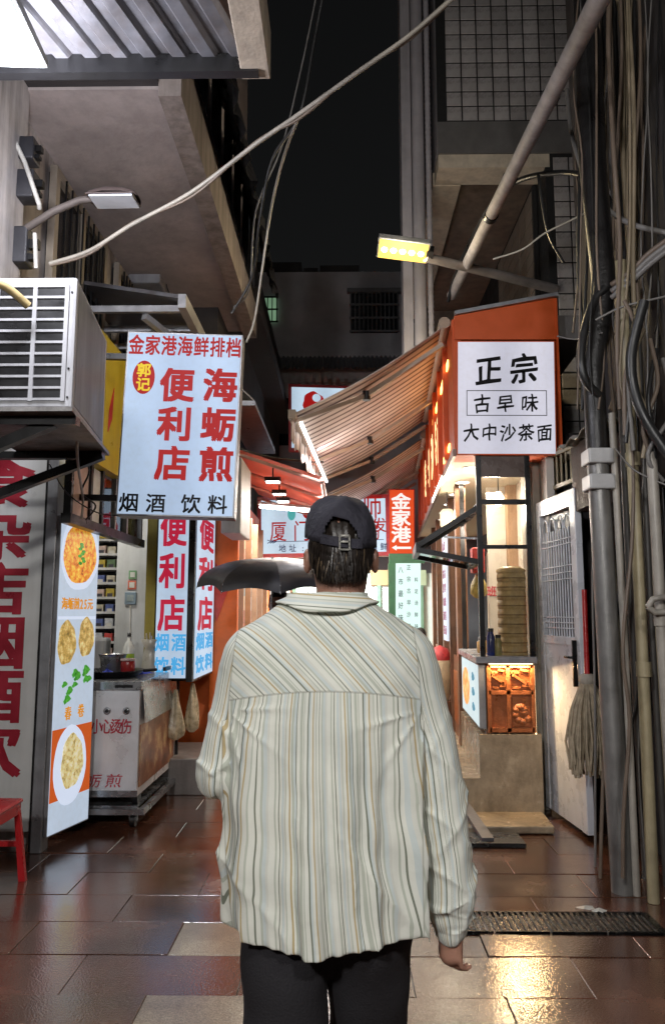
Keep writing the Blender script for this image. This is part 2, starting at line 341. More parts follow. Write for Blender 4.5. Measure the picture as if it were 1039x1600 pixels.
mb = MB(); mb.box(-.46, -.33, 1.5, 3.26, 3.98, 4.22); mb.build('gutter', pm('cream_gutter', (.45, .38, .30), .6, streak=.4), cr, bevel=.004)
p = W(402, 66, Y=3.24)
MB().tube([p+Vector((.01, .02, .07)), p+Vector((.0, .015, .0)), p+Vector((-.012, .01, -.035)), p+Vector((-.05, .0, -.05)), p+Vector((-.1, 0, -.055))], .026, 12).build('outlet_pipe', pm('old_white_pvc', (.5, .43, .38), .4, streak=.3), cr)
MB().tube([p+Vector((-.07, 0, -.0525)), p+Vector((-.105, 0, -.0555))], .032, 12).build('outlet_collar', pm('old_white_pvc', (.5, .43, .38)), cr)
# ---------------------------------------------------------------- floodlight
c = W(0, 48, Y=2.75)
fl = thing('floodlight', c+Vector((0, 0, .2)), 'bright white LED floodlight hanging below the corrugated canopy', 'floodlight')
c = Vector((-1.46, 2.77, 3.82)); M = Matrix.Translation(c) @ Matrix.Rotation(R(3), 4, 'Z')
MB().box(-.25, .22, -.19, .2, .008, .05, M).build('housing', pm('lamp_housing', (.3, .31, .32), .4, .5), fl, bevel=.006)
MB().box(-.23, .2, -.17, .18, -.002, .008, M).build('lens', em('floodlight_lens', (.80, 1, .90), 2.6, .4), fl)
mb = MB()
for k in range(7): mb.box(-.19, .16, -.115+k*.036, -.1+k*.036, .05, .085, M)
mb = MB().box(-.2, .17, -.14, .15, .05, .075, M); mb.build('driver_box', pm('lamp_housing', (.3, .31, .32)), fl)
MB().tube([M @ Vector((0, 0, .08)), c+Vector((0, .0, .3))], .015).build('hanger', M_black, fl)
lamp('floodlight_beam', 'AREA', M @ Vector((0, 0, -.02)), 36, (.9, .92, 1), .3, M @ Vector((.5, 1.6, -1)), fl)
lamp('floodlight_spill', 'POINT', M @ Vector((.1, .2, -.12)), 85, (.9, .9, 1), .12, None, fl)
# ---------------------------------------------------------------- unlit street lamp on a curved arm
def street_lamp(pts, hd, d, label, w=.17, ln=.34):
    t = thing('street_lamp', pts[0], label, 'street lamp')
    MB().tube(pts, [.022]*len(pts), 10).build('arm', pm('lamp_arm', (.13, .11, .10), .5, .4), t)
    x = Vector(d).normalized(); z = Vector((0, 0, 1)); y = z.cross(x); M = Matrix((x, y, z)).transposed().to_4x4(); M.translation = hd
    vs = []; N = 12
    for (q, ww, h) in ((-.5, .3, .4), (-.42, .75, .75), (-.1, 1, 1), (.25, .95, .9), (.45, .75, .6), (.5, .4, .25)):
        for k in range(N):
            a = PI*k/(N-1); vs.append(M @ Vector((q*ln, -math.cos(a)*ww*w/2, math.sin(a)*h*.06)))
    mb = MB(); mb.add(vs, [(i*N+k, i*N+k+1, (i+1)*N+k+1, (i+1)*N+k) for i in range(5) for k in range(N-1)], True)
    mb.box(-.45*ln, .45*ln, -.4*w, .4*w, -.006, .002, M)
    mb.build('head', pm('lamp_head_grey', (.10, .075, .07), .5, .3), t)
    return t, M
h = W(178, 312, Y=4.15)
t, M = street_lamp([W(20, 372, Y=4.3), W(50, 352, Y=4.25), W(85, 330, Y=4.2), W(125, 313, Y=4.17), W(150, 310, Y=4.15)], h, (1, -.05, -.02), 'unlit brown street lamp on a curved arm above the air conditioner', .2, .3)
MB().box(-.12, .13, -.07, .07, -.016, -.006, M).build('lens', pm('frosted_lens', (.62, .66, .72), .12, var=.1, bump=.02), t)
# wall clutter: fuse boxes, insulators, conduit
for i, (px, py, s, lab) in enumerate(((45, 235, .09, 'upper black fuse box on the wall pier beside the floodlight'), (42, 290, .11, 'middle black fuse box on the wall pier above the lamp arm'), (28, 385, .14, 'large dark junction box below the lamp arm'))):
    p = W(px, py, Y=4.28); mb = MB(); mb.box(p.x-s*.5, p.x+s*.5, 4.24, 4.36, p.z-s*.8, p.z+s*.8); o = tag(mb.build('fuse_box', pm('black_plastic', (.03, .03, .035), .45), None, .01), lab, 'fuse box')
    MB().box(p.x+s*.5, p.x+s*.9, 4.27, 4.31, p.z-s*.1, p.z+s*.3).build('terminal', M_black, o); MB().box(p.x+s*.5, p.x+s*.8, 4.27, 4.31, p.z-s*.6, p.z-s*.35).build('terminal', M_black, o)
tag(MB().tube([W(12, 195, Y=4.22), W(40, 255, Y=4.22), W(62, 320, Y=4.22), W(62, 325, Y=4.25)], .014).build('conduit_pipe', pm('white_pvc', (.6, .58, .55))), 'thin slanting white conduit between the fuse boxes', 'conduit')
tag(MB().tube([W(55, 365, Y=4.26), W(57, 420, Y=4.26)], .013).build('conduit_pipe', pm('white_pvc', (.6, .58, .55))), 'short upright white conduit above the large air conditioner', 'conduit')
# ---------------------------------------------------------------- air conditioners
M_acw = pm('aged_white_enamel', (.36, .36, .375), .4, var=.12, bump=.05, streak=.35)
def ac_unit(x0, x1, y0, y1, z0, z1, label, grille_front=True):
    t = thing('air_conditioner', ((x0+x1)/2, (y0+y1)/2, z0), label, 'air conditioner')
    MB().box(x0, x1, y0, y1, z0, z1).build('casing', M_acw, t, .018)
    if grille_front:
        w = x1-x0; H = z1-z0
        fr = MB(); cols = ((x0+.03, x0+w*.5-.012), (x0+w*.5+.012, x1-.055)); n = 10
        for (a, b) in cols:
            for k in range(n):
                za = z0+.05+(H-.1)*k/n; MB().box(a, b, y0-.002, y0+.004, za+.008, za+(H-.1)/n-.008).build('louvre_slot', M_black, t)
        for zz in [z0+.05+(H-.1)*k/n for k in range(n+1)]: fr.box(x0+.02, x1-.045, y0-.008, y0-.0025, zz-.006, zz+.006)
        for xx in (x0+.02, x0+w*.5, x1-.047): fr.box(xx-.01, xx+.01, y0-.009, y0-.0025, z0+.04, z1-.04)
        fr.build('grille', M_acw, t)
        rb = MB()
        for k in range(30): rb.box(x1, x1+.004, y0+.05+k*(y1-y0-.1)/30, y0+.062+k*(y1-y0-.1)/30, z0+.03, z1-.03)
        rb.build('side_rib', M_acw, t)
        for zz in (z0+.06, z0+.2, z1-.08): MB().lathe([(.006, 0), (.005, .004)], (0, 0, 0), 8, Matrix.Rotation(PI/2, 4, 'X')).xf(Matrix.Translation((x1-.025, y0-.001, zz))).build('screw', M_black, t)
    else:
        cy, cz, rr = (y0+y1)/2, (z0+z1)/2, (z1-z0)*.42
        for k in range(5):
            MB().tube([(x1+.006, cy+rr*(k+1)/5*math.cos(a), cz+rr*(k+1)/5*math.sin(a)) for a in [i*2*PI/20 for i in range(21)]], .004, 5).build('fan_guard', M_black, t)
    return t
a = W(113, 640, Y=3.5); b = W(113, 432, Y=3.5)
_n0 = len(COL.objects); ac = ac_unit(a.x-.4, a.x, 3.5, 4.36, a.z, b.z, 'large white outdoor air conditioner unit with louvred end above the red lettered board')
for o in ac.children: o.data.transform(Matrix(((1, -.14, 0, 0), (0, 1, 0, 0), (0, 0, 1, 0), (0, 0, 0, 1))))   # unit stands a little askew
for o in ac.children:
    for v in o.data.vertices: v.co.x -= .14*.43
tr = thing('wall_bracket', (a.x-.3, 3.9, a.z-.2), 'dark drip tray and steel bracket under the large air conditioner', 'bracket')
MB().slab([(a.x-.55, 3.42, a.z-.028), (a.x+.03, 3.42, a.z-.028), (a.x-.1, 4.42, a.z-.028), (a.x-.6, 4.42, a.z-.028)], (0, 0, .02)).build('tray', pm('dirty_tray', (.24, .23, .22), .5, .4, dirt=(.04, .035, .03), dirt_amt=.8), tr)
MB().bar((a.x-.1, 4.3, a.z-.05), (a.x-.8, 4.3, a.z-.32), .05, .05).build('strut', M_black, tr); MB().bar((a.x-.1, 3.55, a.z-.05), (a.x-.8, 3.55, a.z-.35), .05).build('strut', M_black, tr)
MB().box(a.x-.9, a.x-.1, 4.28, 4.34, a.z-.07, a.z-.03).build('beam', M_black, tr); MB().box(a.x-.9, a.x+.02, 3.5, 3.56, a.z-.07, a.z-.03).build('beam', M_black, tr)
p = W(205, 420, Y=7.2)
ac2 = ac_unit(-2.03, -1.72, 6.9, 7.6, p.z-.28, p.z+.25, 'small grimy air conditioner unit under the overhanging storey', False)
# sheet canopy above the yellow sign
zc = thing('sheet_metal_canopy', (-1.7, 6.2, 3.9), 'pale grey sheet metal canopy under the overhang, above the lit hanging sign', 'canopy')
p0, p1 = W(130, 452, Y=5.6), W(302, 462, Y=6.1)
mb = MB(); mb.slab([(-2.05, 5.6, p0.z+.05), (-1.22, 5.6, p0.z-.08), (-1.22, 7.6, p0.z-.08), (-2.05, 7.6, p0.z+.05)], (0, 0, .03)); mb.build('sheet', M_zinc, zc)
for k in range(5): MB().box(-2.04, -1.23, 5.7+k*.42, 5.74+k*.42, p0.z-.14, p0.z-.09).build('rib', pm('light_steel', (.5, .5, .52), .4, .5), zc)
MB().box(-1.25, -1.19, 5.58, 7.62, p0.z-.16, p0.z-.05).build('fascia', pm('light_steel', (.5, .5, .52)), zc)
MB().bar((-1.55, 5.75, p0.z-.16), (-1.25, 6.3, p0.z-.3), .05, .05).build('stay', pm('light_steel', (.5, .5, .52)), zc)
# grey louvred awning farther on
lv = thing('slatted_awning', (-.95, 8.6, 3.5), 'weathered grey slatted awning between the hanging sign and the red canopy', 'awning')
for k in range(14):
    y = 7.75+k*.16; MB().slab([(-1.2, y, 3.98), (-.92, y, 3.72), (-.92, y+.13, 3.72), (-1.2, y+.13, 3.98)], (0, .0, .02)).build('slat', pm('grey_slat', (.30, .28, .27), .6, var=.3), lv)
MB().box(-1.25, -.9, 7.7, 10.1, 3.66, 3.71).build('rail', M_alu, lv)
# ---------------------------------------------------------------- yellow fascia sign
M_yel = pm('yellow_vinyl', (.62, .46, .015), .4, var=.12, bump=.03, streak=.15)
ys = thing('yellow_fascia_sign', (-1.7, 5.6, 2.55), 'plain yellow shop fascia with red streaks behind the hanging sign', 'sign')
MB().box(-1.85, -1.7, 4.62, 6.9, 2.56, 3.52).build('panel', M_yel, ys)
for (y, z, s) in ((5.42, 3.0, .24), (5.75, 2.83, .16), (6.1, 3.1, .3)):
    mb = MB(); mb.slab([(-1.697, y, z-s*.7), (-1.697, y+s*.35, z-s*.2), (-1.697, y+s*.45, z+s*.8), (-1.697, y+.05*s, z-.0)], (.003, 0, 0)); mb.build('red_mark', pm('red_vinyl', (.55, .02, .02), .4), ys)
# transom below: frames and panes looking into the lit shop
tw = thing('transom_window', (-1.76, 5.6, 2.14), 'dark framed transom panes under the yellow sign', 'window')
for y0, y1, m in ((4.9, 5.25, pm('pink_poster', (.55, .38, .36), .5, var=.3)), (5.28, 5.5, pm('white_board', (.6, .6, .62), .5)), (5.54, 5.83, None), (5.86, 6.15, None), (6.18, 6.6, None)):
    MB().box(-1.775, -1.76, y0, y1, 2.17, 2.55).build('pane', m or glass('window_pane'), tw)
for y in (4.88, 5.265, 5.52, 5.845, 6.165, 6.62): MB().box(-1.79, -1.742, y-.02, y+.02, 2.13, 2.56).build('mullion', M_alu if y > 5.6 else M_black, tw)
MB().box(-1.8, -1.735, 4.85, 6.7, 2.1, 2.165).build('sill', M_black, tw)
# ================================================================== LEFT SHOP FRONT
M_red = em('backlit_red', (.5, .012, .012), .62)
M_white_lb = em('lightbox_white_blue', (.60, .76, 1.0), .72, .14)
M_case = pm('sign_casing', (.33, .33, .34), .45, .4, streak=.3)
# tall lettered board facing the viewer
bd = thing('shop_board', (-2.5, 5.2, .1), 'tall white board with big dark red characters below the large air conditioner', 'sign board')
x1 = W(62, 1000, Y=5.2).x
F = Face((x1-.92, 5.2, 2.72), (x1, 5.2, 2.72), (x1-.92, 5.2, .12))
F.panel(MB(), -.04, 0).build('panel', pm('board_white', (.62, .63, .62), .4, var=.06, bump=.02, streak=.12), bd)
zv = lambda y: (2.72-W(40, y, Y=5.2).z)/2.6
letters(F, [(c, .66-.0*i, zv(752+83.5*i), .5, .142) for i, c in enumerate('食杂店烟酒饮')], pm('dark_red_vinyl', (.33, .012, .03), .4, bump=.02), bd, .001, .035)
MB().box(x1+.004, x1+.024, 5.17, 5.26, 0, 2.75).build('edge_strip', M_black, bd)
pc = tag(MB().box(x1+.028, x1+.1, 5.14, 5.26, 0, 2.6).build('steel_column', pm('column_grey', (.30, .31, .33), .4, .3, streak=.3), None, .006), 'square grey steel post between the lettered board and the lit menu', 'post')
# menu light box with pictures of dishes
tl, tr_, bl = W(95, 806, Y=5.16), W(157, 818, Y=5.62), W(84, 1318, Y=5.16)
a, b = Vector((tl.x+.01, 5.16, 2.19)), Vector((tr_.x, 5.62, 2.19))
mn = thing('menu_lightbox', (a+b)/2*1+Vector((0, 0, -2.15)), 'tall lit menu panel with pictures of an oyster omelette and rolls beside the cart', 'menu sign')
F = Face(a, b, a-Vector((0, 0, 2.1)))
F.panel(MB(), -.06, -.003).build('casing', M_case, mn); F.panel(MB(), -.003, 0, .01, .99, .004, .996).build('face', em('menu_white', (.72, .84, 1), .78, .1), mn)
def dish(name, stops, s, scale):
    m, t, bs = newmat(name); L = t.links.new; tc = t.nodes.new('ShaderNodeTexCoord')
    n = node(t, 'ShaderNodeTexNoise', Scale=scale, Detail=6, Roughness=.7); L(tc.outputs['Object'], n.inputs['Vector']); r = ramp(t, stops); L(n.outputs[0], r.inputs[0])
    L(r.outputs[0], bs.inputs['Emission Color']); L(r.outputs[0], bs.inputs['Base Color']); bs.inputs['Emission Strength'].default_value = s; bs.inputs['Roughness'].default_value = .3; return m
M_om = dish('omelette_print', [(.3, (.22, .035, .008)), (.45, (.55, .17, .02)), (.55, (.75, .38, .05)), (.7, (.85, .62, .12))], .8, 30)
M_roll = dish('roll_print', [(.3, (.12, .08, .02)), (.5, (.45, .30, .08)), (.7, (.75, .66, .35))], .8, 22)
M_gr = dish('herb_print', [(.3, (.01, .12, .01)), (.7, (.08, .42, .04))], .8, 40)
M_soup = dish('soup_print', [(.3, (.25, .16, .03)), (.5, (.6, .5, .22)), (.72, (.85, .85, .7))], .8, 26)
M_plate = em('plate_print', (.70, .78, .95), .85)
F.disc(MB(), .5, .115, .49, .125, .0005, wob=.02).build('plate_picture', M_plate, mn); F.disc(MB(), .49, .118, .42, .1, .003, wob=.025).build('dish_picture', M_om, mn)
for k in range(9): F.disc(MB(), .5+random.uniform(-.06, .08), .085+k*.008, .05, .006, .0055+k*.0002, 8).build('garnish_picture', M_gr, mn)
letters(F, [('海', .16, .283, .15, .04), ('蛎', .31, .283, .15, .04), ('煎', .46, .283, .15, .04), ('2', .58, .283, .15, .045), ('5', .68, .283, .15, .045), ('元', .81, .283, .15, .04)], em('amber_print', (.75, .3, .02), .8), mn, .002, .02)
for (u, v, ru, rv) in ((.25, .41, .22, .07), (.74, .395, .2, .065)): F.disc(MB(), u, v, ru, rv, .003, wob=.05).build('dish_picture', M_roll, mn)
F.panel(MB(), .0003, .002, .02, .98, .325, .335).build('divider', M_plate, mn)
for k in range(15): F.disc(MB(), (.3, .52, .76)[k % 3]+random.uniform(-.09, .09), (.565, .535, .515)[k % 3]+random.uniform(-.026, .026), random.uniform(.04, .09), random.uniform(.008, .015), .003+k*.0003, 9, wob=.25).build('herb_picture', M_gr, mn)
letters(F, row('春卷', .36, .68, .635, .16, .045), em('amber_print', (.75, .3, .02)), mn, .002, .02)
F.panel(MB(), .0003, .0025, .012, .985, .68, .9).build('red_print', em('orange_print', (.7, .12, .02), .7), mn)
F.disc(MB(), .46, .8, .4, .125, .0028, wob=.01).build('plate_picture', M_plate, mn); F.disc(MB(), .5, .79, .27, .085, .0055, wob=.05).build('dish_picture', M_soup, mn)
# hanging light box
def lightbox(name, tl, tr, bl, depth, label, cat, facemat, casemat, group=None, rim=.012):
    F = Face(tl, tr, bl); t = thing(name, F.p(.5, 1, -depth/2), label, cat, group)
    F.panel(MB(), -depth, -.004).build('casing', casemat, t, .004); F.panel(MB(), -.004, 0, rim/F.w, 1-rim/F.w, rim/F.h, 1-rim/F.h).build('face', facemat, t)
    return t, F
Yh = 5.0
TL, TR, BL = W(200, 517, Y=Yh), W(380, 523, Y=Yh+.04), W(180, 805, Y=Yh)
hs_, F = lightbox('hanging_sign', TL, TR, BL, .17, 'large lit white hanging sign with red characters and a red oval badge', 'hanging sign', M_white_lb, M_case)
letters(F, row('金家港海鲜排档', .085, .925, .075, .135, .115), M_red, hs_, .003, .022)
letters(F, colm('便利店', .455, .29, .715, .30, .19), M_red, hs_, .003, .038)
letters(F, colm('海蛎煎', .825, .285, .715, .30, .19), M_red, hs_, .003, .038)
F.disc(MB(), .165, .255, .095, .092, .002).build('badge', M_red, hs_)
letters(F, colm('郭记', .165, .215, .293, .125, .078), em('badge_yellow', (.85, .62, .03), .8), hs_, .0045, .03)
letters(F, [('烟', .11, .93, .17, .105), ('酒', .335, .93, .17, .105), ('饮', .63, .93, .17, .105), ('料', .855, .93, .17, .105)], pm('black_vinyl', (.008, .008, .01), .6, spec=.15, var=.05, bump=0), hs_, .003, .018)
MB().bar(F.p(.0, .12, -.1), F.p(-.5, .12, -.1), .04).build('bracket', M_black, hs_); MB().bar(F.p(0, .9, -.1), F.p(-.45, .9, -.1), .04).build('bracket', M_black, hs_)
# pillar, shelf and goods
pl = tag(MB().box(-2.02, -1.7, 6.85, 7.1, 0, 2.86).build('shop_pillar', pm('pillar_white', (.52, .53, .53), .5, var=.12, streak=.2), None, .01), 'pale square pillar with small notices between cigarette shelf and column sign', 'pillar')
for (px, py, w, h, col, lab) in ((208, 898, .07, .075, (.16, .33, .16), 'green'), (207, 914, .075, .08, (.6, .16, .1), 'red')):
    p = W(px, py, Y=6.848); MB().box(p.x-w/2, p.x+w/2, 6.842, 6.849, p.z-h/2, p.z+h/2).build('notice', pm('notice_'+lab, col, .5), pl); MB().box(p.x-w*.3, p.x+w*.3, 6.838, 6.8415, p.z-h*.3, p.z+h*.3).build('notice_centre', pm('notice_pale', (.6, .6, .55), .5), pl)
p = W(205, 934, Y=6.85); MB().box(p.x-.05, p.x+.05, 6.83, 6.849, p.z-.06, p.z+.05).build('switch_box', pm('grey_blue_plastic', (.2, .27, .33), .4), pl, .004); MB().box(p.x-.03, p.x+.03, 6.826, 6.8295, p.z-.03, p.z+.025).build('display', pm('grey_display', (.3, .36, .36), .3), pl)
MB().tube([(p.x, 6.843, p.z-.06), (p.x+.01, 6.843, p.z-.35), (p.x-.02, 6.843, p.z-.7)], .006).build('wire', pm('white_pvc', (.6, .58, .55)), pl)
sh = thing('cigarette_shelf', (-2.5, 7.5, 1.0), 'black shelf rack packed with cigarette boxes inside the left shop', 'shelf')
MB().box(-3.1, -2.06, 7.56, 7.6, 0, 2.75).build('back_panel', M_black, sh)
for i in range(10): MB().box(-3.1, -2.06, 7.4, 7.56, .95+i*.14, .965+i*.14).build('board', M_black, sh); MB().box(-3.09, -2.07, 7.393, 7.399, .966+i*.14, .99+i*.14).build('price_rail', pm('price_rail', (.6, .6, .6), .4), sh)
MB().box(-2.06, -2.03, 7.38, 7.6, 0, 2.75).build('side_panel', M_black, sh)
cols = [((.55, .5, .38), 'cream'), ((.6, .08, .07), 'red'), ((.1, .14, .35), 'blue'), ((.5, .38, .06), 'gold'), ((.55, .57, .6), 'silver'), ((.12, .2, .1), 'green'), ((.6, .45, .4), 'pink')]
random.seed(11); ordn = ['lowest', 'second', 'third', 'fourth', 'fifth', 'sixth', 'seventh', 'eighth']; place = ['nearest the pillar', 'second from the pillar', 'third from the pillar', 'fourth from the pillar', 'fifth from the pillar']
for i in range(1, 9):
    for k in range(5):
        x = -2.14-k*.098; (c, cn) = random.choice(cols); hh = random.uniform(.085, .1)
        o = MB().box(x-.04, x+.04, 7.41, 7.47, .968+i*.14, .968+i*.14+hh).build('cigarette_pack', pm('pack_'+cn, c, .4, var=.35, scale=30), None, .003)
        tag(o, f'{cn} cigarette pack {place[k]} on the {ordn[i-1]} shelf', 'cigarette pack', 'cigarette packs on the shop shelf')
        MB().box(x-.025, x+.025, 7.4075, 7.4095, .968+i*.14+hh*.2, .968+i*.14+hh*.55).build('printed_band', pm('pack_band_'+random.choice('ab'), (.62, .6, .55) if random.random() < .6 else (.05, .05, .07), .4), o)
for k in range(4): tag(MB().box(-2.2-k*.16, -2.07-k*.16, 7.38, 7.5, 2.25, 2.5).build('biscuit_tin', pm('biscuit_tin', (.5, .38, .08), .35, .2, var=.3), None, .01), ['ochre tin on the top shelf nearest the pillar', 'second ochre tin on the top shelf', 'third ochre tin on the top shelf', 'fourth ochre tin on the top shelf'][k], 'tin', 'tins on the top shelf')
lamp('shop_tube_light', 'AREA', (-2.2, 6.2, 2.8), 20, (1, .97, .9), .8, (-2.2, 6.2, 0), sizey=.2)
cl = thing('ceiling_tube', (-2.2, 6.2, 2.8), 'white tube light on the ceiling of the cigarette shop', 'lamp'); MB().box(-2.6, -1.9, 6.1, 6.3, 2.835, 2.858).build('fitting', M_acw, cl); MB().tube([(-2.58, 6.2, 2.82), (-1.92, 6.2, 2.82)], .015).build('tube', em('tube_white', (1, .97, .9), 4), cl)
# yellow-edged column sign (two lit faces)
x0, x1 = W(244, 900, Y=6.6).x, W(296, 900, Y=6.6).x
zt, zb = 2.62, W(270, 1062, Y=6.6).z
cs, F = lightbox('column_sign', (x0, 6.6, zt), (x1, 6.6, zt), (x0, 6.6, zb), .1, 'lit two sided column sign with crimson and sky blue characters behind the cart', 'column sign', em('column_white', (.64, .80, 1), .82, .12), M_black)
M_crim = em('backlit_crimson', (.6, .02, .06), .7); M_sky = em('backlit_sky', (.08, .42, .8), .85)
def coltext(F):
    letters(F, colm('便利店', .5, .22, .66, .82, .19), M_crim, cs, .003, .035)
    letters(F, [('烟', .25, .81, .44, .095), ('酒', .74, .81, .44, .095), ('饮', .25, .93, .44, .095), ('料', .74, .93, .44, .095)], M_sky, cs, .003, .03)
coltext(F)
MB().box(x0, x1+.045, 6.705, 7.6, zb-.02, zt).build('core', M_black, cs); MB().box(x1-.005, x1+.045, 6.6, 6.704, zb-.02, zt).build('corner_post', M_black, cs)
F2 = Face((x1+.052, 6.66, zt), (x1+.052, 7.58, zt), (x1+.052, 6.66, zb)); F2.panel(MB(), -.005, 0).build('face', em('column_white', (.7, .82, 1)), cs); coltext(F2)
tag(MB().box(x0-.09, x0-.006, 6.62, 6.7, 0, 2.8).build('yellow_post', pm('olive_yellow', (.25, .2, .02), .5)), 'olive yellow post edging the lit column sign', 'post')
ob = tag(MB().box(-1.3, -1.04, 7.63, 7.72, 0, 2.5).build('orange_panel', pm('orange_front', (.78, .16, .025))), 'tall orange panel beside the lit column sign, behind the umbrella', 'panel')
MB().slab([(-1.28, 7.625, 2.05), (-1.1, 7.625, 1.85), (-1.24, 7.625, 1.45), (-1.29, 7.625, 1.6)], (0, -.004, 0)).build('red_sticker', pm('red_sticker', (.6, .05, .03), .4), ob)
gb = tag(MB().box(-1.1, -.92, 6.9, 7.6, 2.25, 2.95).build('grey_cabinet', pm('cabinet_grey', (.5, .49, .48), .5, streak=.2), None, .01), 'pale grey metal cabinet hanging behind the large lit sign', 'cabinet')
# ---------------------------------------------------------------- food cart
ct = thing('food_cart', (-1.9, 6.3, 0), 'stainless steel food cart with red warning characters and a picture panel', 'food cart')
cx0, cx1, cy0, cy1 = -2.32, W(217, 1150, Y=5.72).x, 5.72, 7.0
M_inox = pm('stainless_sheet', (.74, .76, .80), .35, .25, var=.08, bump=.02, dirt=(.35, .33, .3), dirt_amt=.12)
MB().box(cx0, cx1, cy0, cy1, .22, .97).build('cabinet', M_inox, ct, .005)
MB().box(cx0, cx1+.012, cy0-.012, cy1+.01, .97, 1.035).build('worktop', M_steel, ct, .006)
MB().box(cx0, cx1+.004, cy0-.006, cy0-.0005, .22, .265).build('kick_strip', M_steel, ct)
F = Face((cx0, cy0-.001, .96), (cx1, cy0-.001, .96), (cx0, cy0-.001, .24))
M_redp = pm('red_paint', (.5, .03, .06), .4)
letters(F, [(c, u, .34, .105, .155) for c, u in zip('心小心烫伤', (.5, .635, .72, .805, .89))][1:], M_redp, ct, .002, .012)
letters(F, [(c, u, .87, .15, .14) for c, u in zip('海蛎煎', (.4, .62, .80))], M_redp, ct, .002, .004, .15)
for u in (.545, .72, .887):
    c = F.p(u, .19, .0); M = Matrix.Translation(c) @ Matrix.Rotation(PI/2, 4, 'X')
    ko = MB().lathe([(.026, 0), (.026, .006), (.018, .008)], (0, 0, 0), 16, M).build('knob', M_steel, ct); MB().lathe([(.014, .008), (.012, .02)], (0, 0, 0), 12, M).build('knob_cap', M_black, ko)
F3 = Face((cx1+.001, cy0+.03, .72), (cx1+.001, cy1-.12, .72), (cx1+.001, cy0+.03, .28))
F3.panel(MB(), 0, .006).build('picture_panel', dish('meat_print', [(.3, (.05, .02, .012)), (.5, (.2, .07, .03)), (.62, (.42, .28, .13)), (.75, (.5, .42, .25))], .12, 5), ct)
mb = MB(); mb.slab([(cx1+.008, cy0+.05, .98), (cx1+.008, cy1-.1, .98), (cx1+.03, cy1-.1, .73), (cx1+.03, cy0+.05, .73)], (.003, 0, 0)); mb.build('splash_guard', M_steel, ct)
MB().box(cx1+.006, cx1+.03, cy1-.06, cy1-.03, .2, 1.1).build('corner_post', M_black, ct); MB().box(cx1+.006, cx1+.03, cy1-.6, cy1-.03, 1.06, 1.09).build('rail', M_black, ct)
for (ya, yb) in ((cy0-.02, cy0+.03), (cy1-.05, cy1)): MB().box(cx0, cx1+.06, ya, yb, .1, .14).build('trolley_bar', M_steel, ct)
for xa in (cx0, cx1+.02): MB().box(xa, xa+.04, cy0+.03, cy1-.05, .1, .14).build('trolley_bar', M_steel, ct)
MB().box(cx0, cx1, cy0+.04, cy1-.06, .135, .15).build('trolley_deck', M_steel, ct)
for (x, y) in ((cx0+.06, cy0+.05), (cx1-.03, cy0+.05), (cx0+.06, cy1-.08), (cx1-.03, cy1-.08)):
    MB().tube([(x-.018, y, .05), (x+.018, y, .05)], .048, 16).build('castor', M_black, ct); MB().box(x-.03, x+.03, y-.012, y+.012, .05, .1).build('castor_fork', M_steel, ct)
    MB().tube([(x-.02, y+.06, .2), (x+.02, y+.06, .2)], .055, 16).build('wheel', M_black, ct); MB().box(x-.012, x+.012, y+.05, y+.07, .2, .27).build('wheel_fork', M_steel, ct)
for i, (x, z, l) in enumerate(((cx1-.3, .22, .0), (cx1-.2, 1.0, 0))):
    MB().box(cx1-.18, cx1-.05, cy0-.02, cy0-.0125, .99, 1.01).build('latch', M_black, ct) if i else None
gt = 1.036
M_blue = pm('blue_cloth', (.02, .04, .35), .7, bump=.5)
def cyl_thing(name, prof, px, py, Y, mat, label, cat, part=None):
    p = W(px, py, Y=Y); o = MB().lathe(prof, (p.x, Y, gt), 20).build(name, mat); return tag(o, label, cat), p
p = W(172, 1058, Y=6.05)
py_ = thing('griddle_pan', (p.x, 6.1, gt), 'wide black griddle pan lying on the cart top', 'pan'); MB().lathe([(.2, 0), (.27, .05), (.275, .055), (.26, .053), (.2, .012), (.0, .01)], (p.x-.02, 6.12, gt), 28).build('dish', pm('seasoned_iron', (.03, .03, .035), .3, .5), py_); MB().tube([(p.x+.25, 6.1, gt+.05), (p.x+.36, 6.05, gt+.06)], .012).build('handle', M_black, py_)
o, p = cyl_thing('steel_pot', [(.07, .02), (.085, .05), (.1, .15), (.108, .175), (.112, .176), (.1, .17), (.08, .05), (0, .03)], 176, 1045, 6.12, M_steel, 'steel pot standing on the griddle pan', 'pot'); MB().box(p.x+.1, p.x+.13, 6.11, 6.13, gt+.13, gt+.145).build('handle', M_black, o)
o, p = cyl_thing('sauce_jar', [(.045, .02), (.055, .03), (.055, .12), (.05, .13), (0, .13)], 200, 1050, 6.05, pm('red_sauce', (.3, .02, .02), .25), 'jar of dark red sauce on the cart beside the pot', 'jar'); MB().lathe([(.057, .128), (.057, .145), (0, .146)], (p.x, 6.05, gt), 16).build('lid', pm('clear_lid', (.4, .3, .3), .2), o)
o, p = cyl_thing('squeeze_bottle', [(.045, .0), (.048, .02), (.048, .2), (.03, .25), (.014, .27), (.012, .3), (0, .3)], 201, 1030, 6.5, pm('bottle_white', (.62, .63, .6), .3), 'white bottle with a lime green label on the cart', 'bottle'); MB().lathe([(.0485, .06), (.0485, .16)], (p.x, 6.5, gt), 20).build('label_band', pm('lime_label', (.35, .5, .03), .4), o); MB().lathe([(.016, .3), (.014, .33), (0, .331)], (p.x, 6.5, gt), 10).build('cap', M_black, o)
o, p = cyl_thing('straw_jar', [(.07, .0), (.075, .05), (.065, .15), (.055, .2), (.085, .27), (.08, .275), (.05, .2), (0, .1)], 236, 1030, 6.65, pm('frosted_plastic', (.45, .42, .36), .35), 'frosted jar full of wrapped straws on the far end of the cart', 'jar')
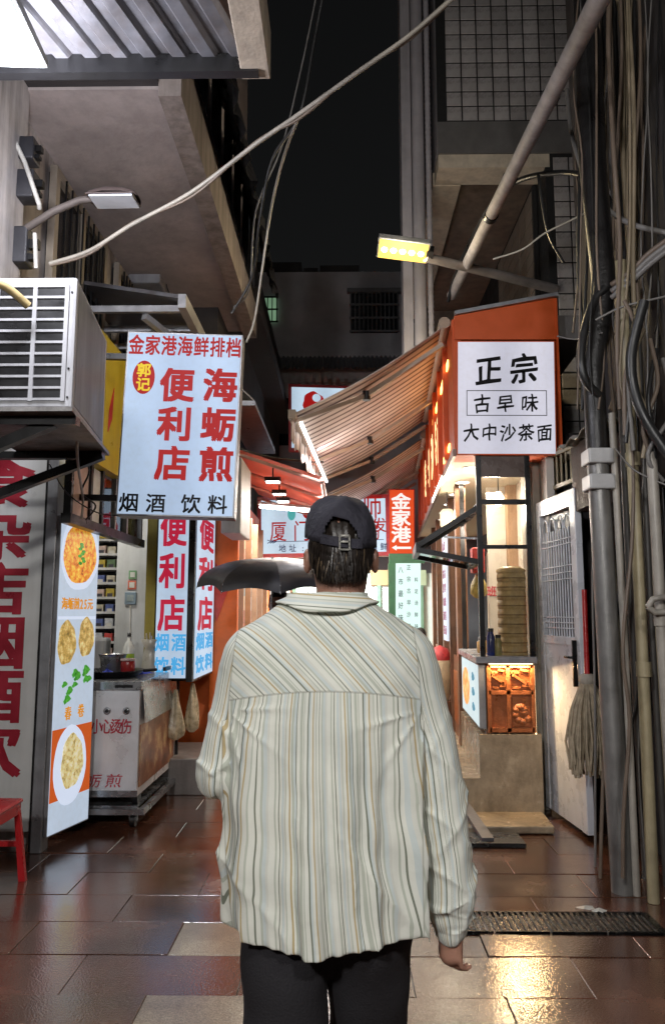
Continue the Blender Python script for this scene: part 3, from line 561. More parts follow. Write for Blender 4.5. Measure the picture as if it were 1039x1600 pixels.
for k in range(14):
    a = random.uniform(0, 6.28); r_ = random.uniform(.01, .05); MB().tube([(p.x+r_*.5*math.cos(a), 6.65+r_*.5*math.sin(a), gt+.1), (p.x+r_*1.5*math.cos(a), 6.65+r_*1.5*math.sin(a), gt+.29+random.uniform(0, .04))], .006, 5).build('straw', pm('straw_'+'ab'[k % 2], (.5, .5, .62) if k % 2 else (.6, .55, .5), .4), o)
def rag(name, c, s, mat, label, cat='cloth', h=.03, seed=1):
    rnd = random.Random(seed); ph = [rnd.uniform(0, 6) for _ in range(6)]
    def fn(u, v):
        a = 2*PI*u; r = s*v*(1+.25*math.sin(3*a+ph[0])+.12*math.sin(5*a+ph[1])); return (c[0]+r*math.cos(a), c[1]+r*math.sin(a)*.8, c[2]+.003+h*(1-v)*(1+.4*math.sin(4*a+ph[2]))+.3*h*abs(math.sin(9*v+ph[3]+a)))
    return tag(MB().grid(fn, 33, 7).build(name, mat), label, cat)
q = W(220, 1050, Y=6.35); rag('cleaning_cloth', (q.x, 6.35, gt), .09, M_blue, 'bright blue cleaning cloth beside the straw jar')
q = W(165, 1050, Y=5.95); rag('cleaning_cloth', (q.x, 6.0, gt+.02), .07, M_blue, 'crumpled blue cloth in front of the steel pot', seed=4)
tag(MB().box(-2.5, -2.05, 6.75, 6.9, 1.0, 1.32).build('white_cooker', M_acw, None, .03), 'white rounded cooker behind the steel pot', 'cooker')
# bags and sacks hanging under the column sign, low ledge
def sack(name, c, s, mat, label):
    rnd = random.Random(hash(label) % 99)
    ph = [rnd.uniform(0, 6) for _ in range(4)]
    def fn(u, v):
        a = 2*PI*u; r = s[0]*min(1, .25+v/.15)*(1-.82*v**1.4)*(1+.18*math.sin(3*a+ph[0]+5*v)+.12*math.sin(6*a+ph[1])); return (c[0]+r*math.cos(a), c[1]+r*math.sin(a), c[2]+s[1]*v)
    return tag(MB().grid(fn, 29, 12).build(name, mat), label, 'bag')
M_bag = pm('plastic_bag', (.5, .42, .28), .3, var=.4, scale=20, bump=.8, bscale=25)
sack('plastic_bag', (-1.43, 6.72, .46), (.08, .42), M_bag, 'tan plastic bag hanging below the column sign'); sack('plastic_bag', (-1.32, 6.9, .5), (.07, .42), M_bag, 'second paler plastic bag at the corner of the column sign')
tag(MB().box(-1.62, -1.16, 6.75, 7.62, 0, .3).build('stone_ledge', pm('ledge_stone', (.22, .2, .19), .4, streak=.4), None, .01), 'grey stone ledge at the foot of the orange panel', 'ledge')
# red stool at the frame edge
st = thing('plastic_stool', (-1.95, 4.45, 0), 'red plastic stool at the picture edge in front of the lettered board', 'stool')
M_rp = pm('red_plastic', (.5, .02, .025), .3, bump=.02); sx, sy = -2.02, 4.45
MB().box(sx-.17, sx+.17, sy-.17, sy+.17, .44, .465).build('seat', M_rp, st, .012); MB().box(sx-.16, sx+.16, sy-.16, sy+.16, .38, .44).build('apron', M_rp, st, .005)
for a in (-1, 1):
    for b in (-1, 1): MB().slab([(sx+a*.13, sy+b*.13, .4), (sx+a*.16, sy+b*.13, .4), (sx+a*.2, sy+b*.17, 0), (sx+a*.16, sy+b*.17, 0)], (0, b*.03, 0)).build('leg', M_rp, st)
MB().box(sx-.16, sx+.16, sy-.165, sy-.145, .2, .23).build('brace', M_rp, st); MB().box(sx-.16, sx+.16, sy+.145, sy+.165, .2, .23).build('brace', M_rp, st)
# ---------------------------------------------------------------- red canopy and shop fronts beyond
rc = thing('red_canopy', (-.7, 9, 3), 'red fabric canopy over the far shops with small lamps beneath', 'canopy')
M_redc = pm('red_canvas', (.78, .17, .11), .7, var=.15, bump=.2)
def cfn(u, v):
    y = 7.55+u*3.3; return (-1.2+v*1.0, y, 3.22-.34*v+.03*math.sin(PI*((u*3) % 1))*math.sin(PI*v))
MB().grid(cfn, 37, 10).build('canvas', M_redc, rc)
for k in range(4):
    y = 7.57+k*1.09; MB().tube([(-1.2, y, 3.17), (-.2, y, 2.83)], .018).build('rib', pm('rib_pink', (.5, .3, .26), .5, .2), rc)
MB().tube([(-.2, 7.5, 2.85), (-.2, 10.9, 2.85)], .022).build('front_rail', pm('rib_pink', (.5, .3, .26)), rc)
for k, y in enumerate((8.05, 8.9, 9.5, 10.1)):
    o = thing('canopy_lamp', (-.72, y, 3.0), ['rectangular lamp nearest the lit hanging sign under the red canopy', 'second rectangular lamp under the red canopy', 'third rectangular lamp under the red canopy', 'farthest rectangular lamp under the red canopy'][k], 'lamp', 'lamps under the red canopy')
    MB().box(-.83, -.66, y, y+.13, 2.93, 2.975).build('housing', M_black, o); MB().box(-.815, -.675, y+.01, y+.12, 2.922, 2.929).build('lens', em('canopy_lens', (1, .96, .88), 12 if k == 0 else 5), o)
    MB().tube([(-.745, y+.06, 2.975), (-.745, y+.06, 3.08)], .008).build('hanger', M_black, o)
lamp('canopy_glow', 'AREA', (-.7, 9.2, 2.8), 110, (1, .93, .82), .5, (-.6, 9.0, 0), sizey=2)
ct_ = thing('canopy_tube', (-.95, 8.5, 2.8), 'white tube light slung below the red canopy', 'lamp'); MB().tube([(-1.0, 9.2, 2.82), (-.35, 9.35, 2.78)], .022).build('tube', em('canopy_tube', (1, .95, .9), 20), ct_); MB().bar((-1.02, 9.2, 2.86), (-.33, 9.35, 2.82), .05, .03).build('fitting', M_acw, ct_)
# shop fronts under the canopy: lit posters, doors, shelves
sf = thing('snack_shop_front', (-1.1, 9.5, 0), 'bright open snack shop front under the red canopy', 'shop front')
MB().box(-1.2, -1.08, 7.8, 8.0, 0, 2.9).build('jamb', pm('orange_front', (.78, .16, .025)), sf)
for k in range(5):
    y0 = 8.15+k*.68; MB().box(-1.215, -1.19, y0, y0+.55, .9, 2.5).build('poster', em('poster_'+'abc'[k % 3], ((.7, .75, .8), (.8, .45, .2), (.5, .7, .75))[k % 3], 1.5, .3), sf)
    for q in range(4): MB().box(-1.185, -1.18, y0+.06, y0+.48, 1.0+q*.37, 1.2+q*.37).build('poster_print', pm('poster_print_'+'ab'[q % 2], ((.1, .3, .4), (.5, .1, .06))[q % 2], .5, var=.5, scale=30), sf)
    MB().box(-1.19, -1.12, y0+.57, y0+.63, 0, 2.7).build('mullion', pm('mullion_brown', (.3, .17, .1), .5), sf)
MB().box(-1.2, -1.0, 8.1, 11.5, 0, .85).build('counter', pm('counter_wood', (.3, .15, .07), .45, var=.4), sf)
# ================================================================== RIGHT SIDE: NOODLE SHOP (row runs slightly off the lane axis)
M_or = pm('orange_paint', (.55, .085, .015), .45, var=.12, bump=.05)
M_beige = pm('beige_soffit', (.50, .43, .32), .55, var=.08, bump=.04)
M_stepst = pm('beige_step_stone', (.40, .32, .22), .22, var=.3, scale=5, bump=.15, dirt=(.10, .075, .05), dirt_amt=.6)
M_wood = pm('carved_wood', (.33, .10, .03), .4, var=.35, scale=14, bump=.3)
M_brown = pm('brown_door_wood', (.20, .095, .05), .45, var=.3, scale=10, bump=.15)
ns = thing('noodle_shop', (1.4, 6, 0), 'small noodle shop with orange front, lit kitchen booth and beige steps', 'shop')
def RB(name, mat, parent, *boxes, bevel=0):
    mb = MB()
    for b in boxes: mb.box(*b)
    return mb.shear().build(name, mat, parent, bevel)
SO = 2.78
RB('soffit', M_beige, ns, (.9, 2.1, 6.0, 12.5, SO, SO+.05))
RB('roof', pm('roof_grey', (.15, .14, .13), .7), ns, (.93, 2.0, 6.05, 12.5, 3.75, 3.95))
RB('fascia', M_or, ns, (.89, .96, 6.0, 12.5, SO+.03, 3.9))
RB('fascia_trim', pm('trim_brown', (.22, .13, .1), .4, .3), ns, (.875, .9, 5.98, 12.5, SO-.02, SO+.04))
for k in range(8): RB('fascia_rib', M_or, ns, (.85, .89, 6.5+k*.7, 6.56+k*.7, SO+.06, 3.85))
for k in range(6):
    c = Vector((1.08+.0, 6.55+k*.74, SO)); c.x += .054*(c.y-6)
    d = MB().lathe([(.075, -.006), (.075, 0)], c, 24).build('downlight_ring', pm('lamp_white', (.6, .58, .54), .4), ns); MB().lathe([(.06, -.009), (.06, -.0065)], c, 24).build('downlight', em('downlight_glass', (1, .93, .8), 6), ns)
lamp('downlight_beam', 'AREA', (1.15, 7.3, SO-.03), 50, (1, .86, .66), .15, (1.05, 7.2, 0), ns, sizey=2.2)
# LED strips: along the fascia foot and behind it
o = RB('led_strip', em('led_strip_white', (1, .95, .85), 5), ns, (.868, .8745, 7.1, 8.6, SO-.01, SO+.03))
o = RB('warm_led', em('led_strip_amber', (1, .5, .12), 6), ns, (.878, .888, 6.35, 7.0, SO+.12, SO+.17), (.878, .888, 6.35, 8.4, 3.62, 3.68))
# raised characters along the fascia
F = Face((.884+.054*1.2, 7.2, 3.62), (.884+.054*4.2, 10.2, 3.62), (.884+.054*1.2, 7.2, SO+.15))
F = Face(F.p(1, 0), F.p(0, 0), F.p(1, 1))
letters(F, row('姜母鸭沙茶面', .08, .92, .5, .13, .75), em('cream_letters', (1, .72, .35), 1.6), ns, .012, .02)
# front light box
TL, TR, BL = W(713, 532, Y=5.98), W(867, 532, Y=5.98), W(713, 711, Y=5.98)
nb, F = lightbox('noodle_sign', TL, TR, BL, .3, 'lit white square sign with black brush characters on the orange noodle shop', 'lightbox sign', em('noodle_white', (.84, .83, .95), .75, .12), M_or)
MB().slab([F.p(-.02, -.01, -.0), F.p(1.01, -.01, 0), F.p(1.01, -.38, 0), F.p(-.02, -.22, 0)], (0, .3, 0)).build('header_panel', M_or, nb)
MB().bar(F.p(-.02, -.24, -.0), F.p(1.03, -.41, 0), .05, .03).build('header_rail', M_alu, nb); MB().box(F.p(1.012, 0).x, F.p(1.03, 0).x, 5.97, 6.3, F.p(0, 1).z, F.p(0, -.37).z).build('side_trim', M_or, nb)
M_ink = pm('black_ink', (.008, .008, .009), .6, spec=.15, var=.05, bump=0)
letters(F, [('正', .32, .26, .29, .27), ('宗', .68, .25, .29, .27)], M_ink, nb, .003, .024, .0, brush=.11)
letters(F, [('古', .255, .555, .18, .165), ('早', .49, .553, .18, .165), ('味', .73, .55, .18, .165)], M_ink, nb, .003, .015, .0, brush=.11)
letters(F, row('大中沙茶面', .145, .875, .805, .165, .155), M_ink, nb, .003, .015, .0, brush=.11)
mb = MB()
for (u0, u1, v0, v1) in ((.1, .905, .44, .446), (.1, .905, .655, .661), (.1, .107, .44, .661), (.898, .905, .44, .661)): F.panel(mb, .0005, .002, u0, u1, v0, v1)
mb.build('text_frame', M_ink, nb)
# kitchen booth: black frame, panes, counter, carved panel, lit side panel
BX0, BX1, BY0, BY1, CZ = 1.075, 1.46, 6.02, 7.35, 1.2
bo = ns
for (x, y) in ((BX0, BY0), (BX1, BY0), (BX0, BY1)): RB('booth_post', M_black, bo, (x-.02, x+.02, y-.02, y+.02, CZ, SO-.002))
RB('booth_rail', M_black, bo, (BX0+.02, BX1-.02, BY0-.015, BY0+.015, 2.38, 2.42)); RB('booth_rail', M_black, bo, (BX0+.02, BX1-.02, BY0-.015, BY0+.015, 2.03, 2.06))
RB('booth_rail', M_black, bo, (BX0-.015, BX0+.015, BY0+.02, BY1-.02, 2.36, 2.4))
RB('booth_header', pm('header_brown', (.09, .06, .05), .3), bo, (BX0+.02, BX1-.02, BY0-.008, BY0+.008, 2.6, SO-.003))
for z0, z1 in ((2.42, 2.6), (2.06, 2.38), (CZ+.03, 2.03)): RB('booth_pane', glass('booth_glass', (.96, .95, .92), .05), bo, (BX0+.02, BX1-.02, BY0-.003, BY0+.003, z0, z1))
RB('counter_top', pm('counter_grey', (.26, .26, .27), .3, bump=.05), bo, (BX0-.06, BX1+.02, BY0-.06, BY1+.05, CZ-.05, CZ), bevel=.006)
RB('counter_core', M_brown, bo, (BX0+.02, BX1, BY0+.03, BY1, .62, CZ-.05))
# carved lattice front
lt = RB('carved_panel', M_wood, bo, (BX0+.04, BX1-.01, BY0+.012, BY0+.029, .63, CZ-.06))
x0, x1, z0, z1 = BX0+.04, BX1-.01, .63, CZ-.07; yf = BY0
def lbar(a, b, w=.022): MB().bar((a[0], yf, a[1]), (b[0], yf, b[1]), w, .026, (0, 1, 0)).shear().build('lattice_bar', M_wood, lt)
xm, zm = (x0+x1)/2-.02, z0+.3
for a, b in (((x0, z0), (x0, z1)), ((x1, z0), (x1, z1)), ((xm, z0), (xm, z1)), ((x0, z1), (x1, z1)), ((x0, zm), (x1, zm)), ((x0, z0+.02), (x1, z0+.02))): lbar(a, b, .03)
for (xa, xb) in ((x0, xm), (xm, x1)):
    xc = (xa+xb)/2; zc = (zm+z1)/2
    for a, b in (((xa+.02, z1-.05), (xc-.01, z1-.05)), ((xa+.04, z1-.05), (xa+.04, zc+.02)), ((xb-.04, zm+.05), (xb-.04, zc-.02)), ((xc+.01, zm+.05), (xb-.02, zm+.05)), ((xa+.03, zc-.06), (xc, zm+.03)), ((xc, z1-.03), (xb-.03, zc+.06)), ((xc-.05, zc+.03), (xc+.05, zc-.04))): lbar(a, b, .017)
MB().slab([(xm+.03, yf, z0+.05), (x1-.03, yf, z0+.05), (x1-.03, yf, zm-.04), (xm+.03, yf, zm-.04)], (0, .012, 0)).shear().build('relief_board', M_wood, lt)
for k in range(9): 
    a = k*.7; MB().lathe([(.03, 0), (.022, .012), (0, .016)], ((xm+x1)/2+.055*math.cos(a)*(.4+k/12), yf-.001, (z0+zm)/2+.07*math.sin(a)*(.4+k/12)), 10, Matrix.Rotation(PI/2, 4, 'X')).shear().build('relief_boss', M_wood, lt)
RB('counter_fill', em('counter_fill_strip', (1, .72, .38), 5), bo, (BX0+.04, BX1-.01, BY0-.03, BY0-.02, CZ-.058, CZ-.052))  # glowing strip added under the counter to brighten the plinth
lamp('counter_fill_beam', 'AREA', (1.28, 5.985, CZ-.065), 9, (1, .68, .35), .3, (1.28, 5.85, .2), ns, sizey=.03)  # added area lamp throwing warm light on plinth and threshold
RB('counter_fill', em('step_fill_strip', (1, .72, .38), 5), bo, (BX1+.0, BX1+.008, BY0-.0, BY0+.008, .05, CZ-.07))  # second glowing strip, added to warm the step
# lit side panel of the booth
F = Face((BX0-.035+.054*1.3, BY0+1.3, CZ-.06), (BX0-.035, BY0+.0, CZ-.06), (BX0-.035+.054*1.3, BY0+1.3, .66)); 
F.panel(MB(), -.05, -.001).build('side_lightbox', M_case, ns); so = F.panel(MB(), -.001, .002, .02, .98, .02, .98).build('side_face', em('side_white', (.72, .88, .92), .9, .15), ns)
F.disc(MB(), .3, .5, .22, .33, .003).build('side_picture', dish('noodle_print', [(.3, (.3, .08, .01)), (.5, (.75, .35, .08)), (.7, (.8, .7, .5))], .8, 9), so)
for v in (.25, .5, .75): F.disc(MB(), .72, v, .07, .07, .003, wob=.1).build('side_mark', em('side_blue', (.1, .35, .5), .7), so)
# steps
RB('plinth', M_stepst, ns, (1.03, 1.5, 6.0, 7.5, .012, .62)); RB('threshold', M_stepst, ns, (.86, 1.49, 5.6, 6.0, .008, .06), bevel=.012); RB('threshold_side', M_stepst, ns, (.86, 1.03, 6.0, 7.5, .009, .3))
RB('shop_floor', M_stepst, ns, (.92, 2.1, 7.5, 12.5, .01, .3)); RB('floor_kerb', pm('kerb_grey', (.13, .125, .12), .4, bump=.2), ns, (.78, .86, 5.9, 12.5, .006, .22)); RB('kerb_step', pm('kerb_grey', (.13, .125, .12)), ns, (.86, .92, 7.5, 12.5, .01, .26))
# booth interior: back wall, shelf, steamer stack and jars
RB('kitchen_wall', pm('kitchen_tile', (.62, .58, .52), .35, var=.05, bump=.02), ns, (1.62, 1.68, 6.05, 7.6, .6, SO)); RB('kitchen_back_wall', pm('kitchen_tile', (.62, .58, .52)), ns, (1.35, 1.7, 7.6, 7.66, .3, SO))
RB('kitchen_pilaster', pm('kitchen_brown', (.32, .2, .12), .5), ns, (1.53, 1.62, 7.45, 7.6, .6, SO))
kb = MB().lathe([(.02, .1), (.05, .05), (.05, 0), (.02, -.03)], (1.38, 6.75, 2.5), 14).build('added_bulb', em('added_bulb_glow', (1, .9, .7), 6), ns); MB().tube([(1.38, 6.75, 2.6), (1.38, 6.75, 2.78)], .006).build('added_bulb_cord', M_black, ns); lamp('kitchen_fill', 'POINT', (1.32, 6.7, 2.42), 38, (1, .88, .72), .08, None, ns)  # bulb, cord and point lamp added to brighten booth ceiling and walls
F = Face((1.3+.054*1.595, 7.595, 2.0), (1.6+.054*1.595, 7.595, 2.0), (1.3+.054*1.595, 7.595, 1.4)); letters(F, [('班', .25, .42, .32, .18), ('鱼', .6, .42, .32, .18)], M_redp, ns, .003, .015)
def R3(x, y, z): return Vector((x+.054*(y-6), y, z))
bs = thing('bamboo_steamer', R3(1.35, 6.22, CZ), 'tall stack of round bamboo steamers on the booth counter', 'steamer')
M_bam = pm('bamboo', (.6, .43, .2), .55, var=.3, scale=18, bump=.25)
for k in range(9):
    c = R3(1.345, 6.24, CZ+k*.073); ti = MB().lathe([(.11, 0), (.113, .003), (.113, .055), (.108, .06), (.108, .073), (.1, .073)], c, 28).build('tier', M_bam, bs)
    MB().lathe([(.1145, .02), (.1145, .03)], c, 28).build('band', pm('bamboo_dark', (.28, .17, .06), .5), ti)
MB().lathe([(.116, .0), (.116, .02), (.07, .045), (0, .05)], R3(1.345, 6.24, CZ+9*.073), 28).build('lid', M_bam, bs)
def booth_jar(x, y, r, h, mat, label, name='glass_jar', cat='jar'):
    o = tag(MB().lathe([(r*.9, 0), (r, .01), (r, h*.75), (r*.7, h*.85), (r*.7, h), (0, h)], R3(x, y, CZ), 16).build(name, mat), label, cat); MB().lathe([(r*.75, h-.015), (r*.75, h+.012), (0, h+.013)], R3(x, y, CZ), 14).build('cap', M_black, o); return o
booth_jar(1.155, 6.14, .032, .2, pm('cobalt_bottle', (.015, .03, .2), .2), 'dark blue bottle inside the booth beside the black post', 'sauce_bottle', 'bottle')
booth_jar(1.21, 6.13, .03, .15, pm('olive_jar', (.35, .32, .12), .3), 'short olive jar between the blue bottle and the steamers')
booth_jar(1.15, 6.6, .05, .12, pm('amber_jar', (.5, .3, .1), .3), 'amber jar at the booth side window')
hb = thing('hanging_bag', R3(1.1, 6.75, 1.7), 'red and yellow hanging packet inside the booth side window', 'packet'); MB().box(1.09, 1.2, 6.7, 6.86, 1.88, 2.1).shear().build('packet', pm('packet_red', (.5, .04, .03), .4, var=.3), hb, .01)
q = R3(1.15, 6.78, 1.66); MB().lathe([(.03, 0), (.075, .04), (.07, .12), (.03, .2), (.01, .22)], q, 14).build('pouch', pm('pouch_yellow', (.5, .38, .1), .5, var=.4, scale=20, bump=.6), hb)
# folding awning window pushed out of the booth
wn = thing('bifold_window', R3(1.05, 6.4, 2.1), 'black framed folding window pushed out from the booth over the lane', 'window')
def frame_pane(a, b, y0, y1):
    (xa, za), (xb, zb) = a, b; mb = MB()
    A = [R3(xa, y0, za), R3(xb, y0, zb), R3(xb, y1, zb), R3(xa, y1, za)]
    for i in range(4): mb.bar(A[i], A[(i+1) % 4], .04, .04)
    o = mb.build('sash', M_black, wn)
    MB().slab(A, (0, 0, .006)).build('pane', glass('booth_glass'), o)
k = W(652, 856, Y=6.2)
frame_pane((BX0-.01, 2.36), (k.x-.01, k.z+.01), BY0+.03, BY0+.75); frame_pane((k.x-.01, k.z-.03), (BX0-.01, 1.93), BY0+.03, BY0+.75)
MB().bar(R3(BX0, BY0+.1, 2.12), R3(k.x+.2, BY0+.1, k.z+.08), .015).build('stay', M_steel, wn)
# lamp, camera-like lantern under soffit
lo = thing('hanging_lantern', R3(1.0, 7.9, 2.45), 'small cream paper lantern hanging under the noodle shop ceiling', 'lantern'); q = R3(.98, 7.9, 2.4); MB().lathe([(.05, 0), (.075, .03), (.075, .17), (.05, .2)], q, 16).build('shade', em('lantern_cream', (1, .85, .55), .9), lo); MB().tube([q+Vector((0, 0, .2)), q+Vector((0, 0, .39))], .005).build('cord', M_black, lo); MB().lathe([(.02, -.05), (.035, 0)], q, 10).build('base', M_black, lo); lamp('soffit_fill', 'POINT', q+Vector((-.02, -.12, .08)), 16, (1, .86, .62), .08, None, lo)  # point lamp added beside the lantern to brighten the soffit
# wooden shop front beyond the booth
dw = thing('wooden_shop_front', R3(1.1, 9, .3), 'brown wooden shop front with glazed doors beyond the noodle booth', 'shop front')
for y in (7.42, 8.3, 9.2, 10.2, 11.2): RB('jamb', M_brown, dw, (1.02, 1.12, y, y+.16, .3, SO))
for y0, y1 in ((7.6, 8.28), (8.48, 9.18), (9.38, 10.18), (10.38, 11.18)):
    RB('door_panel', M_brown, dw, (1.05, 1.09, y0, y1, .3, 1.1)); o = RB('door_pane', glass('booth_glass'), dw, (1.065, 1.075, y0, y1, 1.1, SO))
    RB('panel_relief', M_wood, dw, (1.035, 1.05, y0+.12, y1-.12, .45, .95))
RB('inner_wall', pm('inner_cream', (.6, .5, .38), .6), dw, (1.98, 2.06, 7.66, 12.5, .3, SO))
lamp('inner_glow', 'AREA', (1.7, 9.5, 2.7), 22, (1, .85, .62), .4, (1.5, 9.5, 0), dw, sizey=2.5)
so_ = thing('side_poster', R3(.97, 8, 1.3), 'narrow glowing white poster with pink text beside the wooden doors', 'poster'); F = Face(R3(.96, 8.42, 2.35), R3(.96, 7.95, 2.35), R3(.96, 8.42, 1.25)); F.panel(MB(), -.02, 0).build('face', em('poster_white', (.75, .82, .95), .9), so_); letters(F, colm('八市最好味沙茶', .3, .1, .9, .25, .09)+colm('正宗古早味道面', .7, .1, .9, .25, .09), em('pale_pink_ink', (.5, .15, .25), .6), so_, .002, .006)
# red lamps / baskets in front of the doors
for i, (x, y, z) in enumerate(((.72, 8.6, .95), (.92, 8.5, .95))):
    q = R3(x, y, .3); o = thing('fruit_basket', q, ['red topped cream basket nearer the man on the shop kerb', 'red topped cream basket closer to the wooden doors'][i], 'basket'); MB().lathe([(.09, 0), (.13, .22), (.135, .42), (.12, .43)], q+Vector((0, 0, .3)), 18).build('tub', pm('basket_cream', (.55, .42, .25), .6, bump=.3), o)
    MB().lathe([(.12, 0), (.125, .04), (.09, .12), (0, .16)], q+Vector((0, 0, .73)), 18).build('cover', pm('cover_red', (.55, .05, .05), .5, var=.4, scale=25), o); MB().lathe([(.15, 0), (.15, .3)], q, 14).build('stand', M_brown, o)
# dark jackets of two seated people beyond
# ---------------------------------------------------------------- striped retractable awnings
def stripes(name, period=.15):
    m, t, b = newmat(name); L = t.links.new; ge = t.nodes.new('ShaderNodeNewGeometry'); sx = t.nodes.new('ShaderNodeSeparateXYZ'); L(ge.outputs['Position'], sx.inputs[0])
    mu = node(t, 'ShaderNodeMath', operation='MULTIPLY'); mu.inputs[1].default_value = 1/period; L(sx.outputs['Y'], mu.inputs[0])
    fr = node(t, 'ShaderNodeMath', operation='FRACT'); L(mu.outputs[0], fr.inputs[0])
    r = ramp(t, [(0, (.62, .53, .47)), (.6, (.14, .095, .085)), (.93, (.62, .53, .47))], 'CONSTANT'); L(fr.outputs[0], r.inputs[0])
    n = node(t, 'ShaderNodeTexNoise', Scale=4, Detail=5); L(ge.outputs['Position'], n.inputs['Vector']); r2 = ramp(t, [(.3, (.7, .68, .66)), (.7, (1, 1, 1))]); L(n.outputs[0], r2.inputs[0])
    mx = t.nodes.new('ShaderNodeMixRGB'); mx.blend_type = 'MULTIPLY'; mx.inputs[0].default_value = 1; L(r.outputs[0], mx.inputs[1]); L(r2.outputs[0], mx.inputs[2]); L(mx.outputs[0], b.inputs['Base Color']); b.inputs['Roughness'].default_value = .8
    return m
M_aw = stripes('striped_canvas'); M_arm = pm('awning_arm', (.34, .26, .19), .5, .2)
def awning(y0, y1, zw, zf, uf, label, led):
    t = thing('striped_awning', R3(.5, (y0+y1)/2, zw), label, 'awning')
    uw = .84
    def fn(u, v): 
        y = y0+(y1-y0)*u; sag = .05*math.sin(PI*v)*(1-.2*math.sin(PI*u)); q = R3(uw+(uf-uw)*v, y, zw+(zf-zw)*v-sag); return q
    cv = MB().grid(fn, 41, 14).build('canvas', M_aw, t, recalc=False); s = cv.modifiers.new('cloth', 'SOLIDIFY'); s.thickness = .004
    def vn(u, v):
        y = y0+(y1-y0)*u; return R3(uf-.005+.012*math.sin(40*u), y, zf-.02-v*(.19+.02*math.sin(70*u)))
    MB().grid(vn, 81, 4).build('valance', M_aw, t, recalc=False).modifiers.new('cloth', 'SOLIDIFY').thickness = .003
    MB().bar(R3(uf, y0-.03, zf), R3(uf, y1+.03, zf), .06, .07).build('front_bar', M_arm, t); MB().tube([R3(uw, y0-.03, zw+.02), R3(uw, y1+.03, zw+.02)], .05, 12).build('roller', M_arm, t)
    for y in (y0+.12, (y0+y1)/2+.3, y1-.15)[:3 if y1-y0 > 2 else 2]:
        e = R3(uw+(uf-uw)*.52, y+.22, zw+(zf-zw)*.5-.12); a = MB().bar(R3(uf, y, zf-.03), e, .034, .034).build('arm', M_arm, t); MB().bar(e, R3(uw, y-.02, zw-.12), .036, .036).build('arm', M_arm, t); MB().tube([e+Vector((0, 0, -.04)), e+Vector((0, 0, .04))], .035, 10).build('elbow', M_black, t)
    if led:
        MB().box(uf+.05, uf+.075, y0+.1, y1-.15, zf-.06, zf-.035).shear().build('led_tube', em('awning_led', (.97, .98, 1), 4.5), t)
        q = R3(uf+.09, (y0+y1)/2, zf-.06); lamp('awning_led_beam', 'AREA', q, led, (.97, .97, 1), .05, q+Vector((.6, 0, .12)), t, sizey=1.6); 
        for kk in (0, 1): lamp('awning_led_down', 'AREA', q+Vector((.02, kk*.8-.4, -.02)), led*.6, (.97, .97, 1), .05, q+Vector((.1, 0, -2)), t, sizey=.8)
    return t
awning(6.15, 9.25, 3.9, 3.15, -.42, 'striped brown and cream awning nearest the viewer, reaching over the lane', 20)
awning(9.4, 12.3, 3.72, 3.0, -.4, 'second striped awning farther down the lane behind the man in the cap', 9)
# ================================================================== SIGNS AND HOUSES AT THE END
M_sgn = em('far_sign_white', (.66, .84, 1), .85, .1)
fs_, F = lightbox('restaurant_sign', W(402, 776, Y=11.2), W(608, 772, Y=11.2), W(402, 872, Y=11.2), .2, 'wide white lightbox sign with red border and arrows under the far canopies', 'lightbox sign', M_sgn, pm('red_case', (.45, .03, .04), .4), rim=.06)
letters(F, row('厦门姜母鸭', .16, .86, .57, .13, .35), M_red, fs_, .003, .006); letters(F, row('地址:布袋街28号海鲜', .19, .95, .85, .055, .13), em('navy_ink', (.03, .05, .15), .5), fs_, .003, .012)
F.panel(MB(), .001, .003, .1, .95, .735, .745).build('rule', em('navy_ink', (.03, .05, .15)), fs_); letters(F, [('>', .09, .735, .06, .13), ('>', .11, .735, .06, .13), ('>', .13, .735, .06, .13)], em('navy_ink', (.03, .05, .15)), fs_, .003, .006)
letters(F, [('师', .87, .2, .15, .4), ('发', .92, .5, .11, .25)], M_red, fs_, .003, .01); F.disc(MB(), .26, .3, .03, .1, .002).build('badge', em('teal_print', (.1, .5, .5), .7), fs_); F.disc(MB(), .38, .25, .04, .13, .002).build('badge', M_red, fs_)
vs_, F = lightbox('arrow_sign', W(607, 764, Y=11.1), W(648, 764, Y=11.1), W(607, 866, Y=11.1), .18, 'orange red vertical sign with white characters and an arrow above the far lane', 'lightbox sign', em('arrow_red', (.85, .09, .02), .8), pm('red_case', (.45, .03, .04)), rim=.015)
letters(F, colm('金家港', .47, .19, .7, .75, .26), em('white_print', (.95, .92, .88), .95), vs_, .003, .03); MB().slab([F.p(.12, .9, .003), F.p(.3, .86, .003), F.p(.3, .885, .003), F.p(.85, .885, .003), F.p(.85, .92, .003), F.p(.3, .92, .003), F.p(.3, .945, .003)], F.n*.002).build('arrow', em('white_print', (.95, .92, .88)), vs_)
us_, F = lightbox('upper_sign', W(451, 600, Y=12.6), W(560, 603, Y=12.6), W(451, 704, Y=12.6), .15, 'pale blue lit sign with red rim half hidden behind the striped awning', 'lightbox sign', M_sgn, pm('red_case', (.45, .03, .04)), rim=.05)
F.disc(MB(), .36, .28, .16, .17, .002, wob=.06).build('emblem', M_red, us_); F.disc(MB(), .4, .2, .06, .06, .005).build('emblem_gap', M_sgn, us_); letters(F, row('海鲜', .3, .7, .7, .3, .3), M_red, us_, .003, .02)
gs_, F = lightbox('green_menu_sign', W(618, 880, Y=9.6), W(657, 880, Y=9.6), W(618, 1010, Y=9.6), .08, 'narrow lit menu board with green frame beside the arrow sign', 'menu sign', em('menu_mint', (.72, .95, .9), .95), pm('green_case', (.04, .15, .07), .5), rim=.0)
